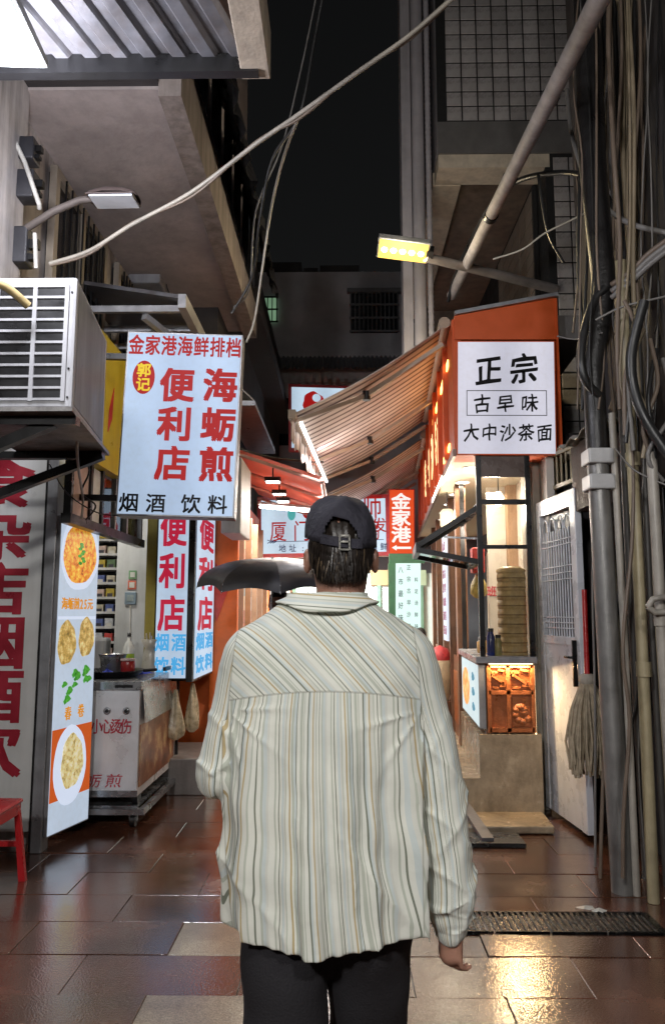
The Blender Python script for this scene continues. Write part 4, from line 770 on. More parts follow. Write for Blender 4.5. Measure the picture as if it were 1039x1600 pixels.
letters(F, colm('八市最好味面', .2, .08, .8, .2, .085)+colm('正宗古早沙茶面', .52, .05, .9, .16, .07)+colm('料足汤鲜味美', .82, .2, .9, .14, .06), em('dark_ink', (.05, .1, .1), .5), gs_, .002, .006)
MB().box(F.p(0, 0).x-.08, F.p(1, 0).x+.05, 9.6, 9.7, F.p(0, 0).z, F.p(0, 0).z+.12).build('top_rail', pm('green_case', (.04, .15, .07)), gs_); MB().box(F.p(0, 0).x-.09, F.p(0, 0).x-.005, 9.6, 9.72, .3, F.p(0, 0).z-.001).build('post', pm('green_case', (.04, .15, .07)), gs_)
fw = thing('tiled_stall', (.1, 12.8, 0), 'pale grey green stall front with notices at the end of the lane', 'stall')
MB().box(-1.2, 1.6, 12.8, 12.9, 0, 2.2).build('wall', pm('stall_panel', (.55, .62, .58), .5, var=.15), fw)
for k in range(5): MB().box(-1.1+k*.52, -.7+k*.52, 12.76, 12.8, 2.0, 2.25).build('price_card', em('card_'+'abc'[k % 3], ((.9, .6, .3), (.7, .8, .5), (.9, .85, .9))[k % 3], .8, .3), fw)
for x in (-.8, -.1, .6, 1.3): MB().box(x-.03, x+.03, 12.75, 12.8, 0, 2.0).build('mullion', pm('stall_green', (.12, .22, .15), .5), fw)
F = Face((.2, 12.755, 1.9), (.75, 12.755, 1.9), (.2, 12.755, 1.2)); letters(F, row('伍佰', .3, .7, .5, .3, .22), M_ink, fw, .003, .006)
sb_ = MB().box(-.32, .32, 11.84, 11.98, 2.63, 2.68).build('added_batten', M_acw, fw); MB().tube([(-.28, 11.9, 2.68), (-.28, 12.3, 3.0)], .01).build('added_batten_hanger', M_black, fw)  # batten and hanger added as a fitting for the fill lamp below
lamp('stall_fill', 'AREA', (0, 11.9, 2.6), 200, (.95, 1, .97), .6, (0, 12.2, 0), fw, sizey=.4)  # added fill lamp that brightens the end of the lane
# dark house closing the lane
bh = thing('end_house', (0, 17, 0), 'dark grey house closing the lane with a green lit window and barred window', 'building')
M_night = pm('night_render', (.42, .41, .44), .85, var=.25, scale=1.5, bump=.2)
ez = W(500, 425, Y=16).z
MB().box(-6, 6, 16, 22, 0, ez).build('wall', M_night, bh)
mb = MB(); random.seed(5)
x = -3.2
while x < 3: w = random.uniform(.3, .9); mb.box(x, x+w, 16.2, 16.8, ez, ez+random.uniform(.05, .35)); x += w+.05
mb.build('parapet', M_dark, bh)
a, b = W(405, 467, Y=16), W(433, 505, Y=16); wo = MB().box(a.x, b.x, 15.93, 15.96, b.z, a.z).build('window', em('green_window', (.36, .62, .38), .45, .3), bh); f = MB()
for k in range(5): f.tube([(a.x+(b.x-a.x)*k/4, 15.9, b.z), (a.x+(b.x-a.x)*k/4, 15.9, a.z)], .012, 5)
for zz in (a.z, (a.z+b.z)/2, b.z): f.box(a.x-.03, b.x+.03, 15.89, 15.92, zz-.015, zz+.015)
f.build('bars', M_black, wo)
a, b = W(548, 460, Y=16), W(621, 521, Y=16); wo = MB().box(a.x, b.x, 15.95, 15.97, b.z, a.z).build('window', M_dglass, bh); f = MB()
for k in range(12): f.tube([(a.x+(b.x-a.x)*k/11, 15.85, b.z), (a.x+(b.x-a.x)*k/11, 15.85, a.z)], .014, 5)
for k in range(4): zz = b.z+(a.z-b.z)*k/3; f.box(a.x-.03, b.x+.03, 15.83, 15.87, zz-.018, zz+.018)
f.box(a.x-.08, b.x+.08, 15.84, 15.99, a.z, a.z+.08); f.build('bars', pm('bar_grey', (.14, .14, .15), .5), wo)
a, b = W(402, 545, Y=15.3), W(645, 588, Y=15.3); ev = bh
def efn(u, v): x = a.x+(b.x+.6-a.x)*u; return (x, 15.95-.75*v, a.z+.05-.5*v+.03*math.sin(u*40*2*PI))
MB().grid(efn, 321, 3).build('tin_eave', pm('tin_dark', (.22, .22, .24), .5, .3), bh)
for k in range(22): x = a.x+.06+k*.165; MB().box(x, x+.09, 15.2, 15.22, b.z-.15, b.z+.05).build('eave_slat', pm('slat_light', (.4, .4, .42), .5), bh)
a, b = W(410, 615, Y=15.6), W(455, 690, Y=15.6); MB().box(a.x, b.x, 15.94, 15.97, b.z, a.z).build('opening', M_dglass, bh); MB().box(a.x, b.x, 15.8, 15.9, (a.z+b.z)/2, (a.z+b.z)/2+.2).build('balcony_rail', pm('tin_dark', (.14, .14, .155)), bh)
# ================================================================== RIGHT TOWER
TY = 8.0
M_tile = pm('glazed_tile', (.36, .34, .33), .3, var=.25, scale=5, bump=.04, rnd=.18); M_joint = pm('tile_joint', (.012, .012, .012), .8)
tw_ = thing('tiled_tower', (2.2, 8, 0), 'tall grey tiled building with overhanging floor above the noodle shop', 'building')
xl = W(682, 120, Y=TY).x; T = .178
MB().box(xl, 6, TY, 13, 6.62, 13).build('upper_wall', M_joint, tw_); MB().box(xl-.004, 6, TY-.022, TY-.001, 6.62, 7.0).build('band', pm('band_grey', (.13, .125, .12), .7), tw_)
xs0 = W(866, 450, Y=TY).x; MB().box(xs0-.05, 6, TY+.001, 13, 2.5, 6.62).build('lower_wall', M_joint, tw_)
tm = {}
def put_tile(x, z, w=T-.014, h=T-.014):
    if 'm' not in tm:
        m = MB(); c = .006; vs = [(-w/2, 0, -h/2), (w/2, 0, -h/2), (w/2, 0, h/2), (-w/2, 0, h/2)]; vs += [(v[0]*(1-2*c/w), -.008, v[2]*(1-2*c/h)) for v in vs]
        me = bpy.data.meshes.new('tile'); me.from_pydata(vs, [], [(4, 5, 6, 7)]+[(i, (i+1) % 4, 4+(i+1) % 4, 4+i) for i in range(4)]); me.materials.append(M_tile); tm['m'] = me
    o = bpy.data.objects.new('tile', tm['m']); COL.objects.link(o); o.parent = tw_; o.location = Vector((x, TY-.002, z))-ORIGIN[tw_.name]; o.rotation_euler = (random.gauss(0, .008), 0, random.gauss(0, .008))
for j in range(13):
    for i in range(13): put_tile(xl+.1+T*(i+.5), 7.02+T*(j+.5))
for j in range(21):
    for i in range(3): put_tile(xs0+.03+T*(i+.5), 6.6-T*(j+.5)-.02)
MB().box(xl-.012, xl-.003, TY+.01, 13, 6.63, 13).build('side_render', pm('side_render', (.2, .19, .2), .7, streak=.4), tw_)
# overhanging soffit with its beams
M_cream = pm('cream_beam', (.62, .54, .42), .7, var=.15, bump=.15, dirt=(.14, .11, .08), dirt_amt=.4); M_sof = pm('soffit_brown', (.22, .17, .13), .8, bump=.2, dirt=(.08, .06, .05), dirt_amt=.5)
MB().box(xl, xs0, TY, TY+.35, 6.46, 6.618).build('front_beam', M_cream, tw_); MB().box(xl-.02, xl+.3, TY+.352, 12.4, 6.45, 6.615).build('side_beam', M_cream, tw_); MB().box(xl+.3, xs0, TY+.352, 12.4, 6.56, 6.617).build('soffit', M_sof, tw_); MB().box(xl+.3, xs0-.06, 12.3, 12.4, 3.9, 6.55).build('end_wall', M_sof, tw_)
sw = MB().box(xs0-.11, xs0-.06, TY+.36, 12.3, 3.9, 6.45).build('recess_wall', M_joint, tw_)
for j in range(14):
    for i in range(12): MB().box(xs0-.118, xs0-.1105, TY+.4+i*.32, TY+.7+i*.32, 4.0+j*.172, 4.16+j*.172).build('recess_tile', pm('recess_tile', (.24, .2, .16), .5, bump=.05), tw_) if (i < 6) else None
p = W(738, 290, Y=8.9); tag(MB().tube([p, p+Vector((.02, 0, .12)), p+Vector((.1, 0, .16)), p+Vector((.75, 0, .2))], .035, 10).build('waste_pipe', pm('cream_pipe', (.36, .3, .24), .5)), 'bent cream waste pipe under the tiled overhang', 'pipe')
# pale corner duct and pipe left of the tower
cd_ = thing('corner_duct', W(650, 500, Y=8.3), 'tall pale corner duct with a ribbed hose rising behind the yellow street lamp', 'duct')
x0 = W(630, 450, Y=8.3).x; YD = 8.3
M_lil = pm('pale_lilac_paint', (.42, .40, .42), .6, var=.15, streak=.25)
MB().box(x0, x0+.11, YD, YD+.3, 4.2, 12).build('fin', M_lil, cd_); MB().tube([(x0+.185, YD-.05, 4.2), (x0+.185, YD-.05, 12)], .07, 14).build('downpipe', M_lil, cd_)
MB().tube([(x0+.3, YD-.08, 4.3+.03*k) for k in range(230)], [.036 if k % 2 else .028 for k in range(230)], 10).build('ribbed_hose', M_lil, cd_)
# yellow LED street lamp
h = W(628, 392, Y=7.0)
sl = thing('street_lamp', W(860, 448, Y=7.95), 'lit yellow LED street lamp on a straight arm above the striped awning', 'street lamp')
MB().tube([W(868, 452, Y=7.98), W(760, 425, Y=7.5), W(664, 402, Y=7.05)], [.05, .048, .044], 12).build('arm', pm('arm_grey', (.32, .29, .27), .5, .3), sl)
M = Matrix.Translation(h) @ Matrix.Rotation(R(8), 4, 'Y') @ Matrix.Rotation(R(-14), 4, 'X')
MB().box(-.24, .26, -.14, .14, .0, .06, M).build('head', pm('lamp_housing', (.3, .31, .32)), sl, .01); MB().box(.235, .3, -.05, .05, -.01, .06, M).build('socket', M_black, sl)
MB().box(-.225, .245, -.125, .125, -.006, -.001, M).build('lens', em('lamp_amber_glow', (1, .6, .1), 2.0), sl)
for k in range(5):
    MB().lathe([(.026, -.02), (.03, -.007)], (0, 0, 0), 12, M @ Matrix.Translation((-.17+k*.088, .0, 0))).build('led', em('lamp_led', (1, .85, .45), 25), sl)
MB().box(-.2, .22, .1, .118, .06, .1, M).build('fin', pm('lamp_housing', (.3, .31, .32)), sl)
lamp('street_lamp_beam', 'AREA', M @ Vector((0, 0, -.05)), 22, (1, .74, .32), .35, (h.x, h.y-1.0, 0), sl, sizey=.15)
lamp('street_lamp_spill', 'POINT', M @ Vector((0, -.08, -.16)), 40, (1, .86, .64), .3, None, sl)
# diagonal drain pipe along the lane
tag(MB().tube([W(945, -20, Y=3.2), W(935, 0, Y=3.34), W(880, 110, Y=4.15), W(820, 230, Y=5.1), W(760, 350, Y=6.4), W(705, 462, Y=8.2)], .052, 14).build('drain_pipe', pm('white_pvc_pipe', (.42, .40, .40), .7, streak=.3, spec=.25)), 'long white drain pipe slanting overhead along the right wall', 'pipe')
for k, (px, py, Y) in enumerate(((861, 148, 4.46), (797, 277, 5.6), (768, 335, 6.2))): 
    q = W(px, py, Y=Y); q2 = W(px-3, py+6, Y=Y+.06); tag(MB().tube([q, q2], .06, 14).build('pipe_clip', M_black), ['pipe clip highest on the white drain pipe', 'pipe clip halfway down the white drain pipe', 'pipe clip lowest on the white drain pipe'][k], 'clip')
# ================================================================== RIGHT WALL WITH PIPES AND CABLES
rw = thing('side_wall', (2.2, 4, 0), 'dark wall behind the pipes and cables', 'wall')
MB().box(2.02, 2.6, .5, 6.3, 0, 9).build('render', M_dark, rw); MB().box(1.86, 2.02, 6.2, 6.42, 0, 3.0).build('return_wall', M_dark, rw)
for y0 in (4.7, 5.5): 
    MB().box(2.0, 2.019, y0, y0+.6, .9, 2.3).build('window', M_dglass, rw); f = MB()
    for k in range(6): f.tube([(1.99, y0+.05+k*.1, .9), (1.99, y0+.05+k*.1, 2.3)], .012, 6)
    f.build('bars', M_black, rw)
# beige downpipe by the tile strip
p = W(922, 400, Y=6.8); tag(MB().tube([(p.x, 6.8, 2.9), (p.x, 6.8, 8.5)], .088, 16).build('downpipe', pm('beige_pvc', (.42, .34, .22), .45, streak=.3)), 'wide beige downpipe beside the tiled strip', 'pipe')
# main grey steel pipe, with a black trunk above
p = W(946, 1000, Y=4.5); px_ = p.x
gp = thing('steel_conduit', (px_, 4.5, 0), 'thick grey steel conduit rising from the paving with collars', 'conduit'); M_gp = pm('galvanised_pipe', (.24, .235, .225), .45, .4, var=.25, streak=.5)
MB().tube([(px_+.03, 4.5, 0), (px_+.015, 4.5, 1), (px_, 4.5, W(945, 705, Y=4.5).z)], .062, 16).build('pipe', M_gp, gp)
for z in (W(945, 715, Y=4.5).z, W(945, 755, Y=4.5).z): MB().box(px_-.075, px_+.075, 4.42, 4.58, z-.045, z+.045).build('collar', pm('collar_white', (.5, .5, .5), .4), gp, .01)
zt = W(945, 700, Y=4.5).z
tag(MB().tube([(px_, 4.5, zt-.05), (px_+.0, 4.5, zt+.5), W(943, 450, Y=4.52), W(925, 250, Y=4.6), W(918, 60, Y=4.7), W(915, -40, Y=4.8)], [.062, .064, .07, .085, .09, .09], 14).build('thick_cable', pm('black_rubber', (.016, .015, .015), .4, bump=.3)), 'thick black cable trunk above the grey steel conduit', 'cable')
def vpipe(px, w, Y, z0, z1, mat, label, name='pvc_pipe', coup=()):
    q = W(px, 1000, Y=Y); r = w/1200*Y/2
    o = thing(name, (q.x, Y, z0), label, 'pipe'); MB().tube([(q.x+random.uniform(-.02, .02), Y, z0), (q.x, Y, (z0+z1)/2), (q.x+random.uniform(-.02, .02), Y, z1)], r, 12).build('pipe', mat, o)
    for z in coup: MB().tube([(q.x, Y, z-.04), (q.x, Y, z+.04)], r*1.3, 12).build('coupling', mat, o)
M_py = pm('yellowed_pvc', (.40, .34, .21), .4, streak=.45); M_pw = pm('grimy_pvc', (.40, .37, .32), .4, streak=.5); M_pd = pm('dark_pipe', (.07, .065, .06), .5, streak=.4)
vpipe(975, 11, 4.45, 0, 2.7, M_pw, 'thin pale pipe next to the grey steel conduit'); vpipe(988, 12, 4.7, 0, 3.4, M_pd, 'thin dark pipe between two pale pipes')
vpipe(1003, 18, 4.35, 0, 3.6, M_py, 'yellowed plastic pipe with a coupling at waist height', coup=(1.22, 2.4)); vpipe(1018, 10, 4.6, 0, 3.2, M_pd, 'thin dark pipe just past the yellowed pipe')
vpipe(1034, 17, 4.15, .35, 2.4, M_pw, 'pale pipe at the picture edge with a hook of hose', coup=(1.5,)); vpipe(963, 9, 5.3, .1, 3.2, M_py, 'thin yellowed pipe half hidden behind the steel conduit')
vpipe(912, 10, 6.0, .0, 2.6, M_pd, 'dark upright pipe behind the red mop handle'); vpipe(1026, 12, 4.9, 0, 3.3, M_py, 'yellowed pipe deep behind the pale edge pipe')
q = W(1012, 948, Y=4.1); tag(MB().tube([q, q+Vector((.02, -.02, .04)), q+Vector((.07, -.03, .05)), q+Vector((.14, 0, .02)), q+Vector((.09, 0, -.03)), q+Vector((.03, 0, -.03)), q+Vector((.0, 0, .0))], .017, 10).build('hose_loop', M_pw), 'pale loop of hose hooked round the edge pipe', 'hose')
def cable(pts, r, mat, label, group=None, n=6, cat='cable', name='cable', sub=6):
    P = [W(a, b, Y=c) for a, b, c in pts]; out = []
    for i in range(len(P)-1):
        p0, p1, p2, p3 = P[max(i-1, 0)], P[i], P[i+1], P[min(i+2, len(P)-1)]
        for k in range(sub):
            t = k/sub; out.append(.5*((2*p1)+(p2-p0)*t+(2*p0-5*p1+4*p2-p3)*t*t+(3*p1-p0-3*p2+p3)*t**3))
    out.append(P[-1]); return tag(MB().tube(out, r, n).build(name, mat), label, cat, group)
M_cb = [pm('cable_brown', (.16, .12, .09), .5), pm('cable_black', (.02, .02, .02), .4), pm('cable_grey', (.2, .19, .18), .5), pm('cable_dun', (.26, .21, .14), .5)]
cable([(700, 470, 8.2), (715, 420, 7.6), (760, 330, 6.6), (805, 285, 6.0), (870, 270, 5.5), (925, 280, 5.0), (960, 330, 4.8)], .022, M_cb[1], 'black cable arching from the drain pipe over to the cable trunk')
cable([(885, 140, 5.2), (895, 220, 5.0), (925, 300, 4.7), (975, 345, 4.5), (1045, 365, 4.3)], .016, M_cb[2], 'grey cable sweeping across the trunk to the picture edge')
cable([(770, 405, 5.6), (815, 390, 5.5), (850, 365, 5.4), (890, 345, 5.3), (940, 320, 5.2)], .007, pm('cable_white', (.5, .47, .38), .5), 'thin pale wire strung between the drain pipe and the trunk')
cable([(945, 450, 4.45), (925, 475, 4.45), (908, 540, 4.4), (912, 590, 4.4), (935, 618, 4.45)], .026, M_cb[1], 'thick black cable loop bulging beside the trunk')
cable([(840, 270, 5.6), (855, 360, 5.6), (880, 410, 5.5)], .012, M_cb[1], 'short dark cable dropping in front of the tiled recess')
for k in range(3): cable([(955, 445+k*10, 4.4), (985, 425+k*8, 4.3), (1015, 395+k*9, 4.2), (1050, 370+k*8, 4.1)], .018, M_cb[2 if k else 0], ['upper cable of the slanting bundle at the picture edge', 'middle cable of the slanting bundle at the picture edge', 'lower cable of the slanting bundle at the picture edge'][k])
cable([(1005, 470, 4.0), (985, 560, 4.05), (1000, 640, 4.05), (1050, 720, 4.0)], .03, M_cb[1], 'thick black cable curving out at the picture edge')
cable([(930, 500, 4.3), (970, 480, 4.25), (1010, 470, 4.2), (1045, 462, 4.2)], .007, M_cb[2], 'thin grey tie wire crossing the cables'); cable([(870, 525, 4.9), (900, 530, 4.8), (940, 520, 4.4)], .004, M_cb[2], 'very thin wire from the shop sign to the trunk')
cable([(960, 700, 4.2), (985, 730, 4.2), (1010, 745, 4.15), (1045, 760, 4.1)], .005, M_cb[2], 'thin wire below the collar of the steel conduit')
random.seed(21); HC = []
for k in range(58):
    x = 900+k*2.6+random.uniform(-6, 6); Y = random.uniform(4.25, 5.3); pts = []; y = -60; dx = random.uniform(-.03, .05); e = random.choice([520, 640, 760, 900, 1020, 1180])
    e = min(e, 640) if x < 945 else random.choice([520, 640, 1372])
    while y < e: pts.append((x+random.uniform(-9, 9)+dx*y, y, Y+random.uniform(-.03, .03))); y += random.uniform(110, 190)
    pts.append((x+dx*e, e, Y))
    rr_ = random.choice([.005, .006, .008, .008, .011, .014, .018]); mi = random.choice([0, 0, 1, 1, 2, 3])
    HC.append((W(pts[3][0], pts[3][1], Y=5).x, cable(pts, rr_, M_cb[mi], None, 'cables hanging down the side wall', sub=4), rr_, mi))
ORD = 'first second third fourth fifth sixth seventh eighth ninth tenth eleventh twelfth thirteenth fourteenth fifteenth sixteenth seventeenth eighteenth nineteenth twentieth'.split()
ORD += ['twenty '+q for q in ORD[:9]]+['thirtieth']+['thirty '+q for q in ORD[:9]]+['fortieth']+['forty '+q for q in ORD[:9]]+['fiftieth']+['fifty '+q for q in ORD[:9]]
for k, (_, o, rr_, mi) in enumerate(sorted(HC, key=lambda c: c[0])): o['label'] = f"{'thin' if rr_ < .012 else 'thick' if rr_ > .017 else 'medium'} {['brown', 'black', 'grey', 'dun'][mi]} cable hanging down the dark wall, {ORD[k]} counting from the tiled strip" 
for k in range(7):
    x = 975+k*10; cable([(x, 470+k*15, 4.15), (x+random.uniform(-25, 25), 520+k*20, 4.1), (x+random.uniform(-30, 20), 590+k*20, 4.12), (x+random.uniform(-10, 10), 680+k*12, 4.15)], .013, M_cb[k % 4], f"{['brown', 'black', 'grey', 'dun'][k % 4]} tangled cable below the slanting bundle, {ORD[k]} from its left end", 'tangled cables')
# overhead cables across the lane
cable([(720, -15, 3.6), (640, 55, 3.7), (560, 112, 3.8), (468, 178, 3.95), (400, 225, 4.05), (300, 300, 4.2), (205, 352, 4.3), (140, 392, 4.35), (78, 412, 4.36)], .013, pm('cable_pale', (.34, .31, .26), .5), 'thick twisted pale cable crossing the lane overhead')
cable([(725, -20, 3.6), (642, 60, 3.72), (562, 108, 3.8), (470, 184, 3.95), (402, 220, 4.05), (302, 306, 4.2), (207, 348, 4.3), (142, 396, 4.35), (80, 415, 4.36)], .008, M_cb[0], 'thinner brown cable twisted along the overhead pale cable')
cable([(505, -10, 4.6), (490, 70, 4.7), (468, 180, 4.8), (425, 250, 5.0), (405, 350, 5.2), (395, 430, 5.4), (362, 490, 5.5)], .011, M_cb[1], 'dark cable hanging down the lane from the top middle')
cable([(468, 182, 4.0), (445, 240, 4.3), (425, 320, 4.8), (410, 420, 5.0), (398, 500, 5.1), (385, 535, 5.15)], .008, pm('cable_pale', (.34, .31, .26)), 'pale wire dropping from the overhead cable to the hanging sign')
cable([(495, -10, 5.2), (470, 110, 5.3), (440, 230, 5.4), (400, 330, 5.5), (390, 450, 5.5), (365, 480, 5.5)], .006, M_cb[2], 'thin grey wire beside the dark hanging cable')
cable([(-10, 440, 3.3), (15, 452, 3.35), (45, 478, 3.42)], .02, pm('cable_yellow', (.42, .32, .15), .5), 'yellowish hose poking into the louvres of the large air conditioner', cat='hose')
cable([(120, 640, 3.9), (122, 720, 4.2), (130, 780, 4.9), (128, 810, 4.95)], .008, M_pw, 'white drain tube dropping from the large air conditioner', cat='hose')
cable([(125, 700, 4.6), (140, 735, 4.8), (128, 770, 4.85), (150, 790, 4.9), (135, 812, 4.95)], .006, M_cb[1], 'tangled black wire in front of the transom panes'); cable([(78, 725, 4.6), (105, 770, 4.7), (150, 800, 4.85), (185, 806, 4.95)], .004, M_cb[1], 'thin black wire slanting to the foot of the hanging sign')
cable([(372, 700, 7.4), (410, 712, 7.6), (450, 718, 7.8), (505, 722, 8.0)], .012, M_cb[1], 'black cable along the near edge of the red canopy')
# ---------------------------------------------------------------- grille door, post, transom, canopy
M_door = pm('silver_door', (.76, .79, .85), .3, .05, var=.1, bump=.04, streak=.12)
H, E_ = Vector((1.63, 6.26, 0)), Vector((1.70, 5.45, 0)); ex = (E_-H).normalized(); nn = Vector((ex.y, -ex.x, 0)).normalized()
if nn.x > 0: nn = -nn
dl = (E_-H).length
do = thing('security_door', H, 'silver steel security door with arched grille standing open beside the mop', 'door')
def D(u, z, d=0): return H+ex*(u*dl)+nn*d+Vector((0, 0, z))
def dslab(u0, u1, z0, z1, d0, d1): return MB().slab([D(u0, z0, d0), D(u1, z0, d0), D(u1, z1, d0), D(u0, z1, d0)], nn*(d1-d0))
dslab(.0, .1, .04, 2.42, 0, .05).build('stile', M_door, do, .004); dslab(.88, 1, .04, 2.42, 0, .05).build('stile', M_door, do, .004); dslab(.1, .88, 2.3, 2.42, .002, .048).build('rail', M_door, do); dslab(.1, .88, .04, 1.3, .008, .04).build('lower_panel', M_door, do); dslab(.1, .88, 1.3, 1.36, .002, .048).build('rail', M_door, do)
dslab(.1, .88, 1.36, 2.3, .004, .008).build('backing', pm('door_backing', (.08, .08, .09), .5), do)
for k in range(12): u = .14+k*.064; MB().tube([D(u, 1.36, .03), D(u, 2.16, .03)], .006, 6).build('grille_bar', M_door, do)
for z in (1.42, 1.46, 1.5, 1.78, 1.83, 1.88, 2.04, 2.08): MB().bar(D(.1, z, .034), D(.88, z, .034), .012, .008).build('grille_rail', M_door, do)
for k in range(4):
    u = .19+k*.19; MB().tube([D(u+.08*math.cos(a), 2.16+.1*math.sin(a), .03) for a in [i*PI/8 for i in range(9)]], .007, 6).build('grille_arch', M_door, do)
MB().bar(D(.93, 1.02, .07), D(.93, 1.34, .07), .03, .02).build('handle_plate', M_black, do); MB().tube([D(.93, 1.22, .06), D(.93, 1.22, .1), D(.8, 1.22, .1)], .009).build('handle', M_black, do)
dp = tag(MB().box(1.5, 1.63, 6.28, 6.42, 0, 2.8).build('door_post', pm('post_putty', (.36, .34, .29), .5, .2, streak=.35), None, .008), 'putty coloured metal post between the booth and the open door', 'post')
MB().box(1.54, 1.545, 6.27, 6.2795, 1.25, 1.5).build('latch_slot', M_black, dp); MB().box(1.56, 1.575, 6.268, 6.2795, .1, 2.7).build('rib', pm('post_putty', (.36, .34, .29)), dp)
tg = thing('transom_grille', (1.75, 6.3, 2.45), 'small barred transom above the open steel door', 'grille')
for k in range(9): MB().tube([(1.66+k*.012, 6.26-k*.085, 2.52), (1.66+k*.012, 6.26-k*.085, 2.78)], .008, 6).build('bar', M_py, tg)
MB().bar((1.65, 6.3, 2.78), (1.77, 5.5, 2.78), .03).build('rail', M_py, tg); MB().bar((1.65, 6.3, 2.52), (1.77, 5.5, 2.52), .03).build('rail', M_py, tg)
cb = thing('rusty_cabinet', (1.85, 5.3, 2.5), 'dark rusty cabinet under a crumpled tin sheet above the door', 'cabinet')
MB().box(1.66, 2.01, 5.0, 5.5, 2.25, 2.72).build('box', pm('rusty_brown', (.09, .06, .05), .7, bump=.5, dirt=(.02, .02, .02)), cb)
def tin(u, v): return (1.58+.5*u, 4.9+.65*v, 2.72+.14*u+.02*math.sin(14*v+6*u)+.012*math.sin(31*u))
MB().grid(tin, 24, 12).build('tin_sheet', pm('old_tin', (.26, .25, .2), .5, .4, dirt=(.05, .05, .04), dirt_amt=.8), cb).modifiers.new('t', 'SOLIDIFY').thickness = .01
# mop
q = W(917, 1060, Y=5.15); mp_ = thing('mop', (q.x, 5.15, .4), 'string mop with a red handle leaning against the open door', 'mop')
MB().tube([(q.x, 5.15, q.z-.02), (q.x+.02, 5.2, q.z+.58)], .017, 10).build('handle', pm('red_handle', (.45, .02, .02), .3), mp_); MB().lathe([(.045, -.04), (.055, -.02), (.05, .02), (.03, .03)], (q.x, 5.15, q.z), 14).build('collar', pm('mop_band', (.4, .36, .3), .7), mp_)
random.seed(8); M_mop = pm('mop_yarn', (.40, .33, .23), .9, var=.4, scale=20); ms = MB()
for k in range(190):
    a = random.uniform(0, 2*PI); r = random.uniform(.06, .15); L_ = random.uniform(.45, .62); w = random.uniform(0, 6)
    ms.tube([(q.x+.04*math.cos(a), 5.15+.04*math.sin(a), q.z-.03), (q.x+r*.75*math.cos(a), 5.15+r*.75*math.sin(a), q.z-L_*.35), (q.x+r*math.cos(a)+.01*math.sin(w), 5.15+r*math.sin(a), q.z-L_*.7), (q.x+r*.95*math.cos(a)+.015*math.cos(w), 5.15+r*.9*math.sin(a), q.z-L_)], .0085, 4)
o = ms.build('yarn', M_mop, mp_); o['kind'] = 'stuff'
# rubbish at the foot of the door, ramp board, floor mats
tag(MB().slab([(.78, 6.7, .23), (.84, 6.7, .23), (1.0, 5.35, .02), (.92, 5.35, .02)], (0, 0, .03)).build('ramp_board', pm('ramp_grey', (.12, .115, .12), .35, bump=.2)), 'narrow dark board sloping from the shop kerb to the paving', 'board')
tag(MB().box(.78, 1.2, 5.3, 5.56, .004, .03).build('door_mat', pm('mat_black', (.012, .012, .012), .3, bump=.8, bscale=120)), 'black rubber mat at the foot of the steps', 'mat')
def mound(c, s, h, mat, label, cat):
    def fn(u, v): a = 2*PI*u; r = v*(1+.2*math.sin(3*a)+.1*math.sin(7*a)); return (c[0]+s[0]*r*math.cos(a), c[1]+s[1]*r*math.sin(a), c[2]+h*(1-v*v)*(1+.25*math.sin(5*a+8*v)))
    return tag(MB().grid(fn, 41, 10).build('rubber_sheet', mat), label, cat)
0 and mound((1.5, 5.35, .004), (.42, .3), .09, pm('mat_black', (.012, .012, .012)), 'dark crumpled sheet on the ground below the open door', 'sheet')
# ================================================================== assumed lamps behind the viewer (unseen, added to light the man's back)
for (lx, ly, lz, pw, lab, ax) in ((-1.3, -2.2, 3.6, 92, 'assumed lit street lamp, added out of view behind the viewer', (.1, 2.6, .8)), (1.2, -1.4, 3.9, 45, 'second assumed street lamp, added across the lane behind the viewer', (.8, 5.5, 1.5))):
    t, M = street_lamp([(lx*1.6, ly, lz-.1), (lx*1.3, ly, lz+.05), (lx, ly, lz+.02)], Vector((lx*.9, ly, lz)), (-lx, 0, 0), lab)
    MB().box(-.14, .14, -.07, .07, -.014, -.006, M).build('lens', em('assumed_lamp_lens', (1, .95, .86), 8), t); lamp('assumed_lamp_beam', 'AREA', (lx*.9, ly, lz-.02), pw, (1, .98, .96), .3, ax, t); lamp('assumed_lamp_spill', 'POINT', (lx*.9, ly, lz-.12), pw*2.4, (1, .97, .94), .12, None, t)  # lens, beam and spill of the assumed lamps; spill added to brighten upper walls
